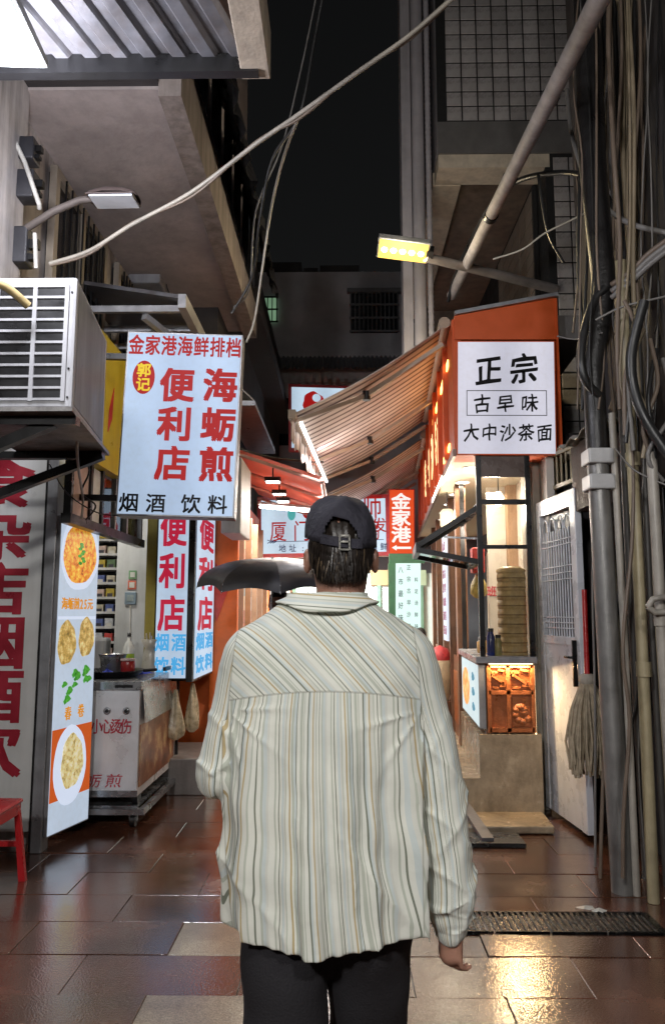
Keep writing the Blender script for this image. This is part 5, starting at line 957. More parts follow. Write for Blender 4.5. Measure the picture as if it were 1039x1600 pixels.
# ================================================================== PEOPLE
class Field:
    """signed distance on a grid, turned into one closed surface"""
    def __init__(s, lo, hi, h):
        s.lo = np.array(lo, float); s.h = h; n = np.ceil((np.array(hi)-s.lo)/h).astype(int)+1; s.n = n
        s.F = np.full(n, .5, np.float32); s.ax = [s.lo[i]+h*np.arange(n[i]) for i in range(3)]
    def sub(s, lo, hi):
        a = [max(0, int((lo[i]-s.lo[i])/s.h)) for i in range(3)]; b = [min(s.n[i], int((hi[i]-s.lo[i])/s.h)+2) for i in range(3)]
        sl = tuple(slice(a[i], b[i]) for i in range(3)); return sl, np.meshgrid(*[s.ax[i][sl[i]] for i in range(3)], indexing='ij')
    def put(s, sl, d, k=0):
        f = s.F[sl]
        if k: h = np.clip(.5+.5*(f-d)/k, 0, 1); f[...] = f*(1-h)+d*h-k*h*(1-h)
        else: np.minimum(f, d, out=f)
    def cap(s, a, b, ra, rb, k=.02):
        a = np.array(a, float); b = np.array(b, float); m = max(ra, rb)+.06
        sl, (X, Y, Z) = s.sub(np.minimum(a, b)-m, np.maximum(a, b)+m)
        if X.size == 0: return
        d = b-a; L = d.dot(d)+1e-12; t = np.clip(((X-a[0])*d[0]+(Y-a[1])*d[1]+(Z-a[2])*d[2])/L, 0, 1)
        D = np.sqrt((X-a[0]-t*d[0])**2+(Y-a[1]-t*d[1])**2+(Z-a[2]-t*d[2])**2)-(ra+(rb-ra)*t); s.put(sl, D, k)
    def chain(s, pts, rs, k=.02):
        for i in range(len(pts)-1): s.cap(pts[i], pts[i+1], rs[i], rs[i+1], k)
    def ell(s, c, r, k=.02, carve=False):
        c = np.array(c, float); r = np.array(r, float); sl, (X, Y, Z) = s.sub(c-r-.06, c+r+.06)
        q = np.sqrt(((X-c[0])/r[0])**2+((Y-c[1])/r[1])**2+((Z-c[2])/r[2])**2); D = (q-1)*r.min()
        if carve: s.F[sl] = np.maximum(s.F[sl], -D)
        else: s.put(sl, D, k)
    def mesh(s):
        F = s.F; I = F < 0; nx, ny, nz = F.shape
        c = np.zeros((nx-1, ny-1, nz-1), np.uint8); cs = [(i, j, k) for i in (0, 1) for j in (0, 1) for k in (0, 1)]
        for (i, j, k) in cs: c += I[i:nx-1+i, j:ny-1+j, k:nz-1+k]
        act = np.argwhere((c > 0) & (c < 8)); idx = np.full(c.shape, -1, np.int64); idx[tuple(act.T)] = np.arange(len(act))
        P = np.zeros((len(act), 3)); cnt = np.zeros(len(act))
        val = {q: F[act[:, 0]+q[0], act[:, 1]+q[1], act[:, 2]+q[2]] for q in cs}
        for a in cs:
            for ax in range(3):
                if a[ax]: continue
                b = list(a); b[ax] = 1; b = tuple(b); va, vb = val[a], val[b]; m = (va < 0) != (vb < 0); t = np.where(m, va/(va-vb+1e-12), 0)
                pos = np.tile(np.array(a, float), (len(act), 1)); pos[:, ax] = t; P[m] += pos[m]; cnt[m] += 1
        V = s.lo+(act+P/cnt[:, None])*s.h; Q = []
        for ax in range(3):
            o1, o2 = (ax+1) % 3, (ax+2) % 3; sa = [slice(None)]*3; sb = [slice(None)]*3; sa[ax] = slice(0, -1); sb[ax] = slice(1, None)
            ia, ib = I[tuple(sa)], I[tuple(sb)]
            for flip, m in ((False, ia & ~ib), (True, ~ia & ib)):
                e = np.argwhere(m); e = e[(e[:, o1] > 0) & (e[:, o2] > 0) & (e[:, o1] < F.shape[o1]-1) & (e[:, o2] < F.shape[o2]-1)]
                if not len(e): continue
                def at(d1, d2): q = e.copy(); q[:, o1] -= d1; q[:, o2] -= d2; return idx[tuple(q.T)]
                f = np.stack([at(1, 1), at(0, 1), at(0, 0), at(1, 0)], 1); Q.append(f[:, ::-1] if flip else f)
        Q = np.concatenate(Q); Q = Q[(Q >= 0).all(1)]; return V, Q
def relax(V, Q, it=2, lam=.5):
    E = np.concatenate([Q[:, [0, 1]], Q[:, [1, 2]], Q[:, [2, 3]], Q[:, [3, 0]]])
    for _ in range(it):
        S = np.zeros_like(V); n = np.zeros(len(V))
        for a, b in ((0, 1), (1, 0)): np.add.at(S, E[:, a], V[E[:, b]]); np.add.at(n, E[:, a], 1)
        V = V+lam*(S/np.maximum(n, 1)[:, None]-V)
    return V
def mesh_obj(name, V, Q, mat, parent, attrs=None):
    base = ORIGIN[parent.name] if parent else Vector((float(V[:, 0].mean()), float(V[:, 1].mean()), float(V[:, 2].min())))
    me = bpy.data.meshes.new(name); W_ = V-np.array(base); me.vertices.add(len(V)); me.vertices.foreach_set('co', W_.astype(np.float32).ravel())
    me.loops.add(Q.size); me.loops.foreach_set('vertex_index', Q.astype(np.int32).ravel()); me.polygons.add(len(Q)); me.polygons.foreach_set('loop_start', np.arange(0, Q.size, 4, dtype=np.int32))
    me.update(calc_edges=True); me.validate(); me.polygons.foreach_set('use_smooth', [True]*len(me.polygons)); me.materials.append(mat)
    for k, a in (attrs or {}).items(): at = me.attributes.new(k, 'FLOAT', 'POINT'); at.data.foreach_set('value', a.astype(np.float32))
    o = bpy.data.objects.new(name, me); COL.objects.link(o)
    if parent: o.parent = parent
    else: o.location = base
    ORIGIN[o.name] = base; return o
def skin(name, col):
    m = pm(name, col, .5, var=.12, scale=14, bump=.12, bscale=180); b = m.node_tree.nodes['Principled BSDF']; b.inputs['Subsurface Weight'].default_value = .12; b.inputs['Subsurface Radius'].default_value = (.02, .008, .004); b.inputs['Subsurface Scale'].default_value = .5; return m
M_skin = skin('skin', (.38, .20, .14))
YP = 1.83
def B(px, py, dy=0): p = W(px, py, Y=YP+dy); return np.array(p)
def hand(F, wrist, d, side, curl=1.0, s=1.0):
    """palm and five bent fingers hanging along d; side: direction of the thumb; back of hand faces away from d x side"""
    d = np.array(Vector(d).normalized()); t = np.array(Vector(side).normalized()); nrm = np.cross(d, t); w = np.array(wrist)
    F.chain([w, w+d*.03*s, w+d*.085*s], [.024*s, .026*s, .03*s], .012)
    for q in (-.02, 0, .022): F.cap(w+d*.03*s+t*q*s, w+d*.085*s+t*q*1.25*s, .014*s, .013*s, .012)
    for q, L, r in ((.037, .068, .0082), (.013, .076, .0085), (-.011, .071, .008), (-.034, .056, .0072)):
        p = w+d*.086*s+t*q*s; ang = .25*curl; pts = [p]; 
        for seg, f in enumerate((.45, .32, .25)):
            dd = d*math.cos(ang)+nrm*math.sin(ang)+t*q*.8; p = p+dd*L*f*s*1.05; pts.append(p); ang += .55*curl
        F.chain(pts, [r*1.1*s, r*s, r*.95*s, r*.8*s], .0015)
    p = w+d*.03*s+t*.026*s; F.chain([p, p+(d*.6+t*.6+nrm*.25)*.04*s, p+(d*.85+t*.62+nrm*.5)*.066*s, p+(d*1.02+t*.45+nrm*.7)*.088*s], [.014*s, .0115*s, .0105*s, .008*s], .008)
# ---- skeleton of the man in the striped shirt
hc = B(533, 857, .03); XS = B(512, 1100)[0]
per = thing('person', (XS, YP, 0), 'person seen from behind in a striped shirt and dark cap walking up the lane', 'person')
F = Field((XS-.42, YP-.26, -.01), (XS+.42, YP+.44, 1.86), .0043)
F.ell(hc+[0, -.005, .008], (.075, .093, .094), .0); F.ell(hc+[0, .03, -.05], (.062, .072, .085), .03)
F.ell(hc+[0, .105, -.03], (.014, .02, .024), .012); F.ell(hc+[0, .088, -.075], (.026, .014, .01), .01)
F.ell(hc+[-.03, .088, .005], (.014, .008, .008), .004); F.ell(hc+[.03, .088, .005], (.014, .008, .008), .004)
for sd in (-1, 1):
    e = hc+[sd*.082, .004, -.03]; F.ell(e, (.011, .019, .031), .006); F.ell(e+[sd*.006, -.006, .0], (.006, .008, .016), 0, True)
nb_ = np.array([(hc[0]+XS)/2+.006, YP+.01, 1.47]); F.cap(nb_, hc+[0, -.012, -.09], .062, .055, .03)
F.cap((XS-.14, YP+.01, 1.36), (XS+.14, YP+.01, 1.36), .06, .06, .04); F.cap((XS, YP+.02, 1.38), (XS, YP+.02, .95), .115, .12, .05); F.cap((XS-.07, YP+.02, .9), (XS+.07, YP+.02, .9), .09, .09, .05)
rs = [B(640, 1030), B(688, 1250), B(705, 1440, .0)]; F.chain([rs[0], rs[1], rs[2]], [.055, .04, .026], .03)
ls = [B(390, 1032), B(352, 1212), None]; ls[2] = ls[1]+np.array([.10, .25, .06]); F.chain(ls, [.05, .032, .026], .03)
hand(F, B(706, 1438), (-.05, .12, -1), (-.55, .8, 0), 1.35, .86)
hand(F, ls[2], (.3, .9, .2), (.2, -.1, 1), 1.3, .95)
for sd, yy in ((-1, -.1), (1, .16)):
    hip = np.array([XS+sd*.09, YP+.02, .86]); kn = np.array([XS+sd*.085, YP+.02+yy*.7, .47]); an = np.array([XS+sd*.08, YP+yy-.05, .1]); F.chain([hip, kn, an], [.08, .056, .04], .04); F.chain([an+[0, 0, -.03], an+[0, .17, -.06]], [.045, .035], .03)
V, Q = F.mesh(); V = relax(V, Q, 2, .4); bodyo = mesh_obj('body', V, Q, M_skin, per)
# ---- trousers and shoes
F = Field((XS-.3, YP-.24, -.005), (XS+.3, YP+.45, 1.02), .007)
F.cap((XS-.07, YP+.02, .93), (XS+.07, YP+.02, .93), .115, .115, .05)
for sd, yy in ((-1, -.1), (1, .16)):
    hip = np.array([XS+sd*.092, YP+.02, .86]); kn = np.array([XS+sd*.093, YP+.02+yy*.7, .47]); an = np.array([XS+sd*.085, YP+yy-.05, .09]); F.chain([hip, kn, an], [.105, .083, .07], .02)
Gx, Gy, Gz = np.meshgrid(*F.ax, indexing='ij'); F.F += (.004*np.sin(38*Gz+9*Gx)*np.sin(14*Gx+22*Gy)).astype(np.float32); F.F = np.maximum(F.F, (.055-Gz).astype(np.float32)); F.F = np.maximum(F.F, (Gz-1.0).astype(np.float32))
V, Q = F.mesh(); mesh_obj('trousers', relax(V, Q, 1), Q, pm('black_trousers', (.012, .011, .014), .85, bump=.3, bscale=200), per)
for sd, yy in ((-1, -.1), (1, .16)):
    F = Field((XS+sd*.085-.08, YP+yy-.16, 0), (XS+sd*.085+.08, YP+yy+.26, .16), .006); a = np.array([XS+sd*.085, YP+yy-.07, .05]); F.cap(a, a+[0, .2, -.008], .052, .045, .02); F.cap(a+[0, .02, 0], a+[0, .02, .06], .05, .05, .02); X_, Y_, Z_ = np.meshgrid(*F.ax, indexing='ij'); F.F = np.maximum(F.F, (.006-Z_).astype(np.float32))
    V, Q = F.mesh(); mesh_obj('shoe', V, Q, pm('shoe_dark', (.03, .03, .032), .5), per)
# ---- shirt: torso, sleeves and folds as one cloth surface
prof = [(933, 450, 574, .070), (943, 437, 585, .080), (953, 422, 600, .090), (966, 402, 624, .102), (985, 380, 648, .115), (1010, 366, 662, .126), (1060, 355, 664, .140), (1120, 351, 662, .147), (1200, 351, 659, .148), (1300, 353, 658, .148), (1400, 360, 659, .15), (1470, 370, 660, .15), (1530, 380, 657, .15)]
zs = np.array([B(512, p[0])[2] for p in prof])[::-1]; xa = np.array([B(p[1], p[0])[0] for p in prof])[::-1]; xb = np.array([B(p[2], p[0])[0] for p in prof])[::-1]; bb = np.array([p[3] for p in prof])[::-1]
z_hem = B(512, 1494, -.14)[2]; h_ = .0046
F = Field((XS-.38, YP-.25, z_hem-.03), (XS+.38, YP+.33, zs[-1]+.01), h_)
X, Y, Z = np.meshgrid(*F.ax, indexing='ij')
def torso(X, Y, Z):
    l = np.interp(Z, zs, xa); r = np.interp(Z, zs, xb); cx = (l+r)/2; a = (r-l)/2; b = np.interp(Z, zs, bb); cy = YP+.012
    p = 2.35; q = ((np.abs(X-cx)/a)**p+(np.abs(Y-cy)/b)**p)**(1/p); return (q-1)*np.minimum(a, b)*.9, cx, cy, a, b
D, CX, CY, A_, B_ = torso(X, Y, Z)
zy = B(512, 1072)[2]                         # yoke seam
below = np.clip((zy-Z)/.12, 0, 1); low = np.clip((zy-Z)/.55, 0, 1); th = np.arctan2(X-CX, -(Y-CY))
fold = (.0045*np.sin(th*9+1.2+2.2*Z)+.004*np.sin(th*15+.4-3*Z)+.0025*np.sin(th*27+2+2*np.sin(3*Z)))*below*(.35+1.0*low)+.007*np.sin(th*5.3-5*Z+.5)*low
fold += .0035*np.sin(46*Z+9*X+4*np.sin(8*X))*np.exp(-((Z-1.0)/.2)**2)*.6
fold += .004*np.sin(24*(X*.8+Z)+3*np.sin(6*X))*np.clip((Z-zy+.02)/.1, 0, 1)*.5
ridge = lambda q, p=3: (1-np.abs(np.sin(q)))**p
for sgn, px_ in ((1, 655), (-1, 362)):           # creases fanning out of the armholes
    ax, az = B(px_, 1105)[0], B(px_, 1105)[2]; an = np.arctan2(Z-az, -(X-ax)*sgn); rd = np.hypot(X-ax, Z-az)
    fold += .005*ridge(an*4.5+.7*sgn+2*rd, 4)*np.exp(-((rd-.07)/.07)**2)*(an < .4)
fold += .008*ridge(th*3.1+1.1-1.6*Z+.25*np.sin(7*Z), 5)*below*(.3+.7*low)+.006*ridge(th*4.3+.3+1.1*Z, 6)*below
fold += .006*ridge(9*(Z+.45*X)+1.5*np.sin(5*X), 6)*np.exp(-((Z-.95)/.14)**2)
F.F = (D-fold).astype(np.float32)
def sleeve(pts, rs, seed, amp):
    rnd = np.random.RandomState(seed); N = len(pts); best = np.full(X.shape, 9., np.float32); U = np.zeros(X.shape, np.float32)
    for i in range(N-1):
        a, b = pts[i], pts[i+1]; d = b-a; L = d.dot(d); t = np.clip(((X-a[0])*d[0]+(Y-a[1])*d[1]+(Z-a[2])*d[2])/L, 0, 1)
        qx, qy, qz = X-a[0]-t*d[0], Y-a[1]-t*d[1], Z-a[2]-t*d[2]; r = rs[i]+(rs[i+1]-rs[i])*t; s_ = (i+t)
        wr = amp*np.sin(s_*3.1+qx*38-qy*30+seed)*(.5+.5*np.sin(s_*1.7+qy*28+seed*2))+amp*.5*np.sin(s_*5+qy*55+qx*48+2*np.sin(s_*2))*np.clip(s_/3-.3, .2, 1)
        rg = lambda q, p: (1-np.abs(np.sin(q)))**p
        wr = wr*.6+amp*1.5*rg(s_*1.9+qx*16+seed+.6*np.sin(qy*30), 4)*np.clip((s_-1.2)/1.5, 0, 1)+amp*1.3*rg(s_*2.7-qx*22-qy*12+2*seed, 4)*np.clip((s_-.6)/1.5, .15, 1)
        Dd = np.sqrt(qx**2+qy**2+qz**2)-r-wr; m = Dd < best; best[m] = Dd[m]
    return best
rp = [B(636, 1030, .0), B(651, 1078, .0), B(673, 1155), B(687, 1250), B(697, 1330), B(702, 1395), B(704, 1425), B(706, 1450)]; rr = [.060, .060, .059, .056, .056, .054, .047, .033]
lp = [B(394, 1032), B(379, 1078), B(361, 1148), B(353, 1208), ls[1]+np.array([.03, .08, .02]), ls[2]+np.array([-.02, -.06, 0])]; lr = [.060, .061, .060, .060, .05, .04]
SR = sleeve(rp, rr, 3, .0055); SL = sleeve(lp, lr, 8, .006)
def smin(a, b, k): h = np.clip(.5+.5*(a-b)/k, 0, 1); return a*(1-h)+b*h-k*h*(1-h)
kz = .008+.035*np.clip((Z-B(512, 1120)[2])/.12, 0, 1)
F.F = smin(smin(F.F, SR, kz), SL, kz).astype(np.float32)
hemz = z_hem+.016*((X-XS)/.2)**2*np.clip(1+(Y-YP)*0, 0, 1)+.003*np.sin(11*X+1)-.01*np.exp(-((X-(XS-.01))/.08)**2)
cut = np.where((X < B(664, 1500)[0]) & (X > B(340, 1500)[0]), hemz-Z, -1)
F.F = np.maximum(F.F, cut.astype(np.float32)); 
inner = (F.F+.004); F.F = np.maximum(F.F, -(np.maximum(D+.02, -9)+np.where(Z < z_hem+.09, 0, 9)).astype(np.float32))
V, Q = F.mesh(); V = relax(V, Q, 1, .35)
def at(px, py): return B(px, py)
vx, vy, vz = V.T
_, cx, cy, a_, b_ = torso(vx, vy, vz); th = np.arctan2(vx-cx, -(vy-cy))
u_body = th*.185+.004*np.sin(5*vz+2*th)+(vz-1.1)*.035*np.sin(1.2*th+.6)
u_yoke = (vx*.78+vz*.72)*1.0+.003*np.sin(12*vx)+.3*(vy-YP)
def ucoord(pts, seed):
    P = np.array(pts); best = np.full(len(V), 9.); U = np.zeros(len(V))
    for i in range(len(P)-1):
        a, b = P[i], P[i+1]; d = b-a; t = np.clip(((V-a)@d)/d.dot(d), 0, 1); q = V-a-t[:, None]*d; L = np.linalg.norm(q, axis=1)
        e = d/np.linalg.norm(d); x = np.cross(e, [0, 1, 0]) if abs(e[1]) < .8 else np.array([1., 0, 0]); x /= np.linalg.norm(x); y = np.cross(x, e)
        m = L < best; best[m] = L[m]; U[m] = (np.arctan2(q@x, (q@y))*.065+.002*np.sin((i+t)*3+seed))[m]
    return U
u_r, u_l = ucoord(rp, 1), ucoord(lp, 4)
# signed distance to the armhole seams (positive = sleeve) and to the yoke seam
def seam(p0, p1, sgn): (x0, z0), (x1, z1) = p0, p1; return sgn*(vx-(x0+(x1-x0)*np.clip((vz-z0)/(z1-z0), -.6, 1.2)))
q = lambda px, py: (B(px, py)[0], B(px, py)[2])
mr_ = seam(q(655, 1110), q(641, 960), 1); ml_ = seam(q(362, 1110), q(376, 975), -1)
lowR = np.clip((B(512, 1112)[2]-vz)/.02, 0, 1); lowL = lowR
xr = np.interp(vz, zs, xb); xl_ = np.interp(vz, zs, xa)
dR = np.minimum.reduce([np.linalg.norm(np.cross(V-np.array(rp[i]), V-np.array(rp[i+1])), axis=1)/np.linalg.norm(np.array(rp[i+1])-np.array(rp[i])) for i in range(2, len(rp)-1)])
mr_ = np.where(lowR > .5, vx-(xr-.006), mr_); ml_ = np.where(lowL > .5, np.maximum((xl_+.004)-vx, np.where(vy > YP+.13, .02, -1)), ml_)
m_sleeve = np.where(vx > XS, mr_, ml_); u_sl = np.where(vx > XS, u_r, u_l)
m_yoke = vz-(zy-.012*((vx-XS)/.15)**2)
m, t, b = newmat('striped_shirt'); L = t.links.new
def attr(n): a = t.nodes.new('ShaderNodeAttribute'); a.attribute_name = n; return a.outputs['Fac']
def mth(op, a, bv=None):
    n = node(t, 'ShaderNodeMath', operation=op)
    for i, v in enumerate((a, bv)):
        if v is None: continue
        if isinstance(v, (int, float)): n.inputs[i].default_value = v
        else: L(v, n.inputs[i])
    return n.outputs[0]
sy_ = mth('GREATER_THAN', attr('m_yoke'), 0); ss = mth('GREATER_THAN', attr('m_sleeve'), 0)
mixf = lambda f, a, b_: mth('ADD', mth('MULTIPLY', a, mth('SUBTRACT', 1, f)), mth('MULTIPLY', b_, f))
u = mixf(ss, mixf(sy_, attr('u_body'), attr('u_yoke')), attr('u_sleeve'))
ph = mth('FRACT', mth('MULTIPLY', mth('ADD', u, 5), 1/.152))
cw, cs_, co_, cd2, cg, cbw = (.75, .76, .68), (.50, .53, .45), (.50, .40, .22), (.20, .22, .17), (.60, .66, .64), (.67, .68, .61)
seq = [(cw, 9), (cs_, 3), (cw, 4), (cd2, 2), (cw, 5), (cg, 5), (cbw, 3), (cs_, 2), (cw, 6), (co_, 3), (cw, 3), (cs_, 4), (cg, 5), (cd2, 1.5), (cw, 6), (cs_, 6), (cw, 2), (cs_, 2), (cw, 7), (cd2, 3), (cg, 4), (cw, 5), (co_, 2), (cbw, 6), (cs_, 2), (cw, 5), (cd2, 1.4), (cw, 4), (cs_, 3), (cg, 6), (cbw, 4)]
tot = sum(w for _, w in seq); pos = 0; st_ = []
for c_, w in seq: st_.append((pos/tot, c_)); pos += w
r = ramp(t, st_, 'CONSTANT'); L(ph, r.inputs[0])
tc = t.nodes.new('ShaderNodeTexCoord'); n1 = node(t, 'ShaderNodeTexNoise', Scale=9, Detail=4); L(tc.outputs['Object'], n1.inputs['Vector']); r2 = ramp(t, [(.3, (.86, .87, .88)), (.7, (1, 1, 1))]); L(n1.outputs[0], r2.inputs[0])
mx = t.nodes.new('ShaderNodeMixRGB'); mx.blend_type = 'MULTIPLY'; mx.inputs[0].default_value = 1; L(r.outputs[0], mx.inputs[1]); L(r2.outputs[0], mx.inputs[2])
# stitched seams: a darker line in the cloth
sd = mth('MINIMUM', mth('ABSOLUTE', attr('m_yoke')), 1); sm1 = mth('MULTIPLY', mth('LESS_THAN', sd, .0022), mth('SUBTRACT', 1, ss)); sm2 = mth('LESS_THAN', mth('ABSOLUTE', attr('m_sleeve')), .0018)
smx = t.nodes.new('ShaderNodeMixRGB'); L(mth('MULTIPLY', mth('MAXIMUM', sm1, sm2), .38), smx.inputs[0]); L(mx.outputs[0], smx.inputs[1]); smx.inputs[2].default_value = (.16, .15, .11, 1); L(smx.outputs[0], b.inputs['Base Color'])
b.inputs['Roughness'].default_value = .75; b.inputs['Sheen Weight'].default_value = .1; b.inputs['Specular IOR Level'].default_value = .25
n3 = node(t, 'ShaderNodeTexNoise', Scale=320, Detail=2); L(tc.outputs['Object'], n3.inputs['Vector']); n4 = node(t, 'ShaderNodeTexNoise', Scale=16, Detail=3); L(tc.outputs['Object'], n4.inputs['Vector'])
b1 = node(t, 'ShaderNodeBump', Strength=.12, Distance=.002); L(n3.outputs[0], b1.inputs['Height']); b2 = node(t, 'ShaderNodeBump', Strength=.35, Distance=.012); L(n4.outputs[0], b2.inputs['Height']); L(b1.outputs[0], b2.inputs['Normal']); L(b2.outputs[0], b.inputs['Normal'])
M_shirt = m
shirt = mesh_obj('shirt', V, Q, M_shirt, per, {'u_body': u_body, 'u_yoke': u_yoke, 'u_sleeve': u_sl, 'm_yoke': m_yoke, 'm_sleeve': m_sleeve})
# collar: a folded band round the neck
cz0, cz1 = B(512, 958)[2], B(512, 928)[2]; ccx = (B(450, 925)[0]+B(573, 925)[0])/2; 
def colf(u, v):
    a = -PI*.5+(u-.5)*2*PI*.86; fl_ = v; rx = .09+.032*(1-fl_)**1.3; ry = .075+.034*(1-fl_)**1.3
    z = cz0+(cz1-cz0)*fl_-.02*(1+math.sin(a))*.5*1.2+.03*math.cos(a)**2*(1-fl_)+.006*math.cos(a)**2+.0015*math.sin(7*a); return (ccx+rx*math.cos(a), YP+.008+ry*math.sin(a), z)
mb = MB(); mb.grid(colf, 73, 10); co = mb.build('collar', None, shirt, recalc=False); n = len(co.data.vertices)
vv = np.array([v.co for v in co.data.vertices]); ua = np.array([math.hypot(0, 0)+v[2]*1.05+.1+v[0]*.08 for v in vv])
for k_, arr in (('u_body', ua), ('u_yoke', ua), ('u_sleeve', ua), ('m_yoke', -np.ones(n)), ('m_sleeve', -np.ones(n))): co.data.attributes.new(k_, 'FLOAT', 'POINT').data.foreach_set('value', arr.astype(np.float32))
co.data.materials.append(M_shirt); sd_ = co.modifiers.new('cloth', 'SOLIDIFY'); sd_.thickness = .004
def colin(u, v):
    a = 2*PI*u; return (ccx+(.082+.004*v)*math.cos(a), YP+.01+(.066)*math.sin(a), cz1-.03+.03*v-.012*(1+math.sin(a)))
mb = MB(); mb.grid(colin, 49, 4); co = mb.build('collar_stand', None, shirt, recalc=False); n = len(co.data.vertices); co.data.materials.append(M_shirt)
for k_ in ('u_body', 'u_yoke', 'u_sleeve'): co.data.attributes.new(k_, 'FLOAT', 'POINT').data.foreach_set('value', np.array([v.co.z for v in co.data.vertices], np.float32))
for k_ in ('m_yoke', 'm_sleeve'): co.data.attributes.new(k_, 'FLOAT', 'POINT').data.foreach_set('value', -np.ones(n, np.float32))
# ---- cap worn with its strap at the back
M_cap = pm('navy_cap_cotton', (.022, .021, .032), .8, var=.3, scale=20, bump=.5, bscale=60)
cp = thing('cap_holder', hc, None, None) if False else None
cc = hc+np.array([0, -.002, .0]); ct_z = B(530, 774)[2]
def capf(u, v):
    a = 2*PI*u; back = max(0, -math.sin(a)); el = v*PI/2
    rim = .016-.012*math.cos(a)-.020*back; 
    rx, ry = .0875, .110
    w = math.sin(el*.98+.03)**.86; r = w*(1+.012*math.sin(6*a)*math.sin(el)**2+.012*math.sin(9*a+7*el)*v)
    zz = math.cos(el); z = rim*v+(ct_z-cc[2])*zz**.8*(1-.0*v)+.004*math.sin(5*a+6*v)*v*(1-v)*4
    return (cc[0]+rx*r*math.cos(a), cc[1]+ry*r*math.sin(a), cc[2]+z)
NU, NV = 97, 26
mb = MB(); vs = [capf(i/(NU-1), j/(NV-1)) for i in range(NU-1) for j in range(NV)]; fs = []
for i in range(NU-1):
    a = 2*PI*(i+.5)/(NU-1); da = (a-1.5*PI)
    for j in range(NV-1):
        v = (j+.5)/(NV-1)
        if abs(da) < .52 and v > 1-.30*math.sqrt(max(0, 1-(da/.52)**2)): continue   # arched opening
        k = (i+1) % (NU-1); fs.append((i*NV+j, k*NV+j, k*NV+j+1, i*NV+j+1))
mb.add(vs, fs, True); cap = mb.build('cap', M_cap, per, recalc=False); s = cap.modifiers.new('cloth', 'SOLIDIFY'); s.thickness = .003; s.offset = 1
ss_ = [Vector(capf((1.5*PI+d)/(2*PI) % 1, .97))+Vector((0, -.002, -.002)) for d in np.linspace(-.56, .56, 13)]
mb = MB()
for i in range(12): mb.bar(ss_[i], ss_[i+1]+(ss_[i+1]-ss_[i])*.15, .004, .022)
mb.build('strap', M_cap, cap); q_ = ss_[7]; mb = MB()
for (a, b) in (((-.011, -.016), (.011, -.016)), ((-.011, .016), (.011, .016)), ((-.011, -.016), (-.011, .016)), ((.011, -.016), (.011, .016)), ((-.011, .002), (.011, .002))): mb.bar(q_+Vector((a[0], -.006, a[1])), q_+Vector((b[0], -.006, b[1])), .004, .004)
mb.build('buckle', pm('buckle_metal', (.6, .58, .52), .25, .9), cap)
MB().lathe([(.009, 0), (.008, .004), (0, .006)], (cc[0], cc[1], ct_z-.002), 12).build('button', M_cap, cap)
def brim(u, v): a = PI*(.2+.6*u); r = 1+.72*v*math.sin(PI*u)**.5; return (cc[0]+.085*math.cos(a)*(1+.25*v), cc[1]+.1*math.sin(a)*r, cc[2]+.0-.02*v+.012*math.cos(2*a))
MB().grid(brim, 25, 8).build('brim', M_cap, cap, recalc=False).modifiers.new('t', 'SOLIDIFY').thickness = .004
# ---- hair: scalp shell and strands
M_hair = pm('black_hair', (.02, .015, .012), .4, var=.5, scale=60, bump=.2); M_hair2 = pm('hair_highlight', (.14, .10, .06), .4, var=.4, scale=60)
F = Field(hc-[.11, .13, .14], hc+[.11, .11, .12], .005); F.ell(hc+[0, -.007, .006], (.078, .096, .094), 0); F.ell(hc+[0, -.035, -.04], (.066, .058, .048), .02); X, Y, Z = np.meshgrid(*F.ax, indexing='ij'); F.F = np.maximum(F.F, ((Y-hc[1])-.01-(Z-hc[2])*.4).astype(np.float32)); F.F = np.maximum(F.F, np.where(np.abs(X-hc[0]) > .058, hc[2]-.045-Z, -1).astype(np.float32)); F.F += (.003*np.sin(190*X+20*Z)).astype(np.float32)
V, Q = F.mesh(); hair = mesh_obj('hair', V, Q, M_hair, per)
random.seed(4)
for mat, cnt, nm in ((M_hair, 1500, 'strands'), (M_hair2, 110, 'strands')):
    vs, fs = [], []
    for k in range(cnt):
        a = 1.5*PI+random.uniform(-1.15, 1.15); z0 = random.uniform(-.05, .012); rz = math.sqrt(max(.05, 1-((z0-.008)/.1)**2)); side = abs(a-1.5*PI) > 1.0
        p = hc+np.array([.082*rz*math.cos(a), -.007+.1*rz*math.sin(a), z0]); Ln = random.uniform(.03, .06) if side else random.uniform(.045, .085); d = np.array([-.22*math.cos(a)+random.gauss(0, .12), -.05*math.sin(a)+random.gauss(0, .08), -1.]); w = np.array([-math.sin(a), math.cos(a), 0])*random.uniform(.0008, .0016)
        out = np.array([math.cos(a), math.sin(a), 0]); zmin = hc[2]-(.055 if side else .088)+random.uniform(-.008, .008); prev = p+out*.002
        Ln = min(Ln, p[2]-zmin)
        if Ln < .012: continue
        p1 = p+d*Ln*.5+out*.004; p2 = p+d*Ln+out*random.uniform(-.012, .003)-np.array([0, 0, 0]); o = len(vs); vs += [prev-w, prev+w, p1-w, p1+w, p2]; fs += [(o, o+1, o+3, o+2), (o+2, o+3, o+4)]
    mb = MB(); mb.add(vs, fs, True); o = mb.build(nm, mat, hair, recalc=False); o['kind'] = 'stuff'
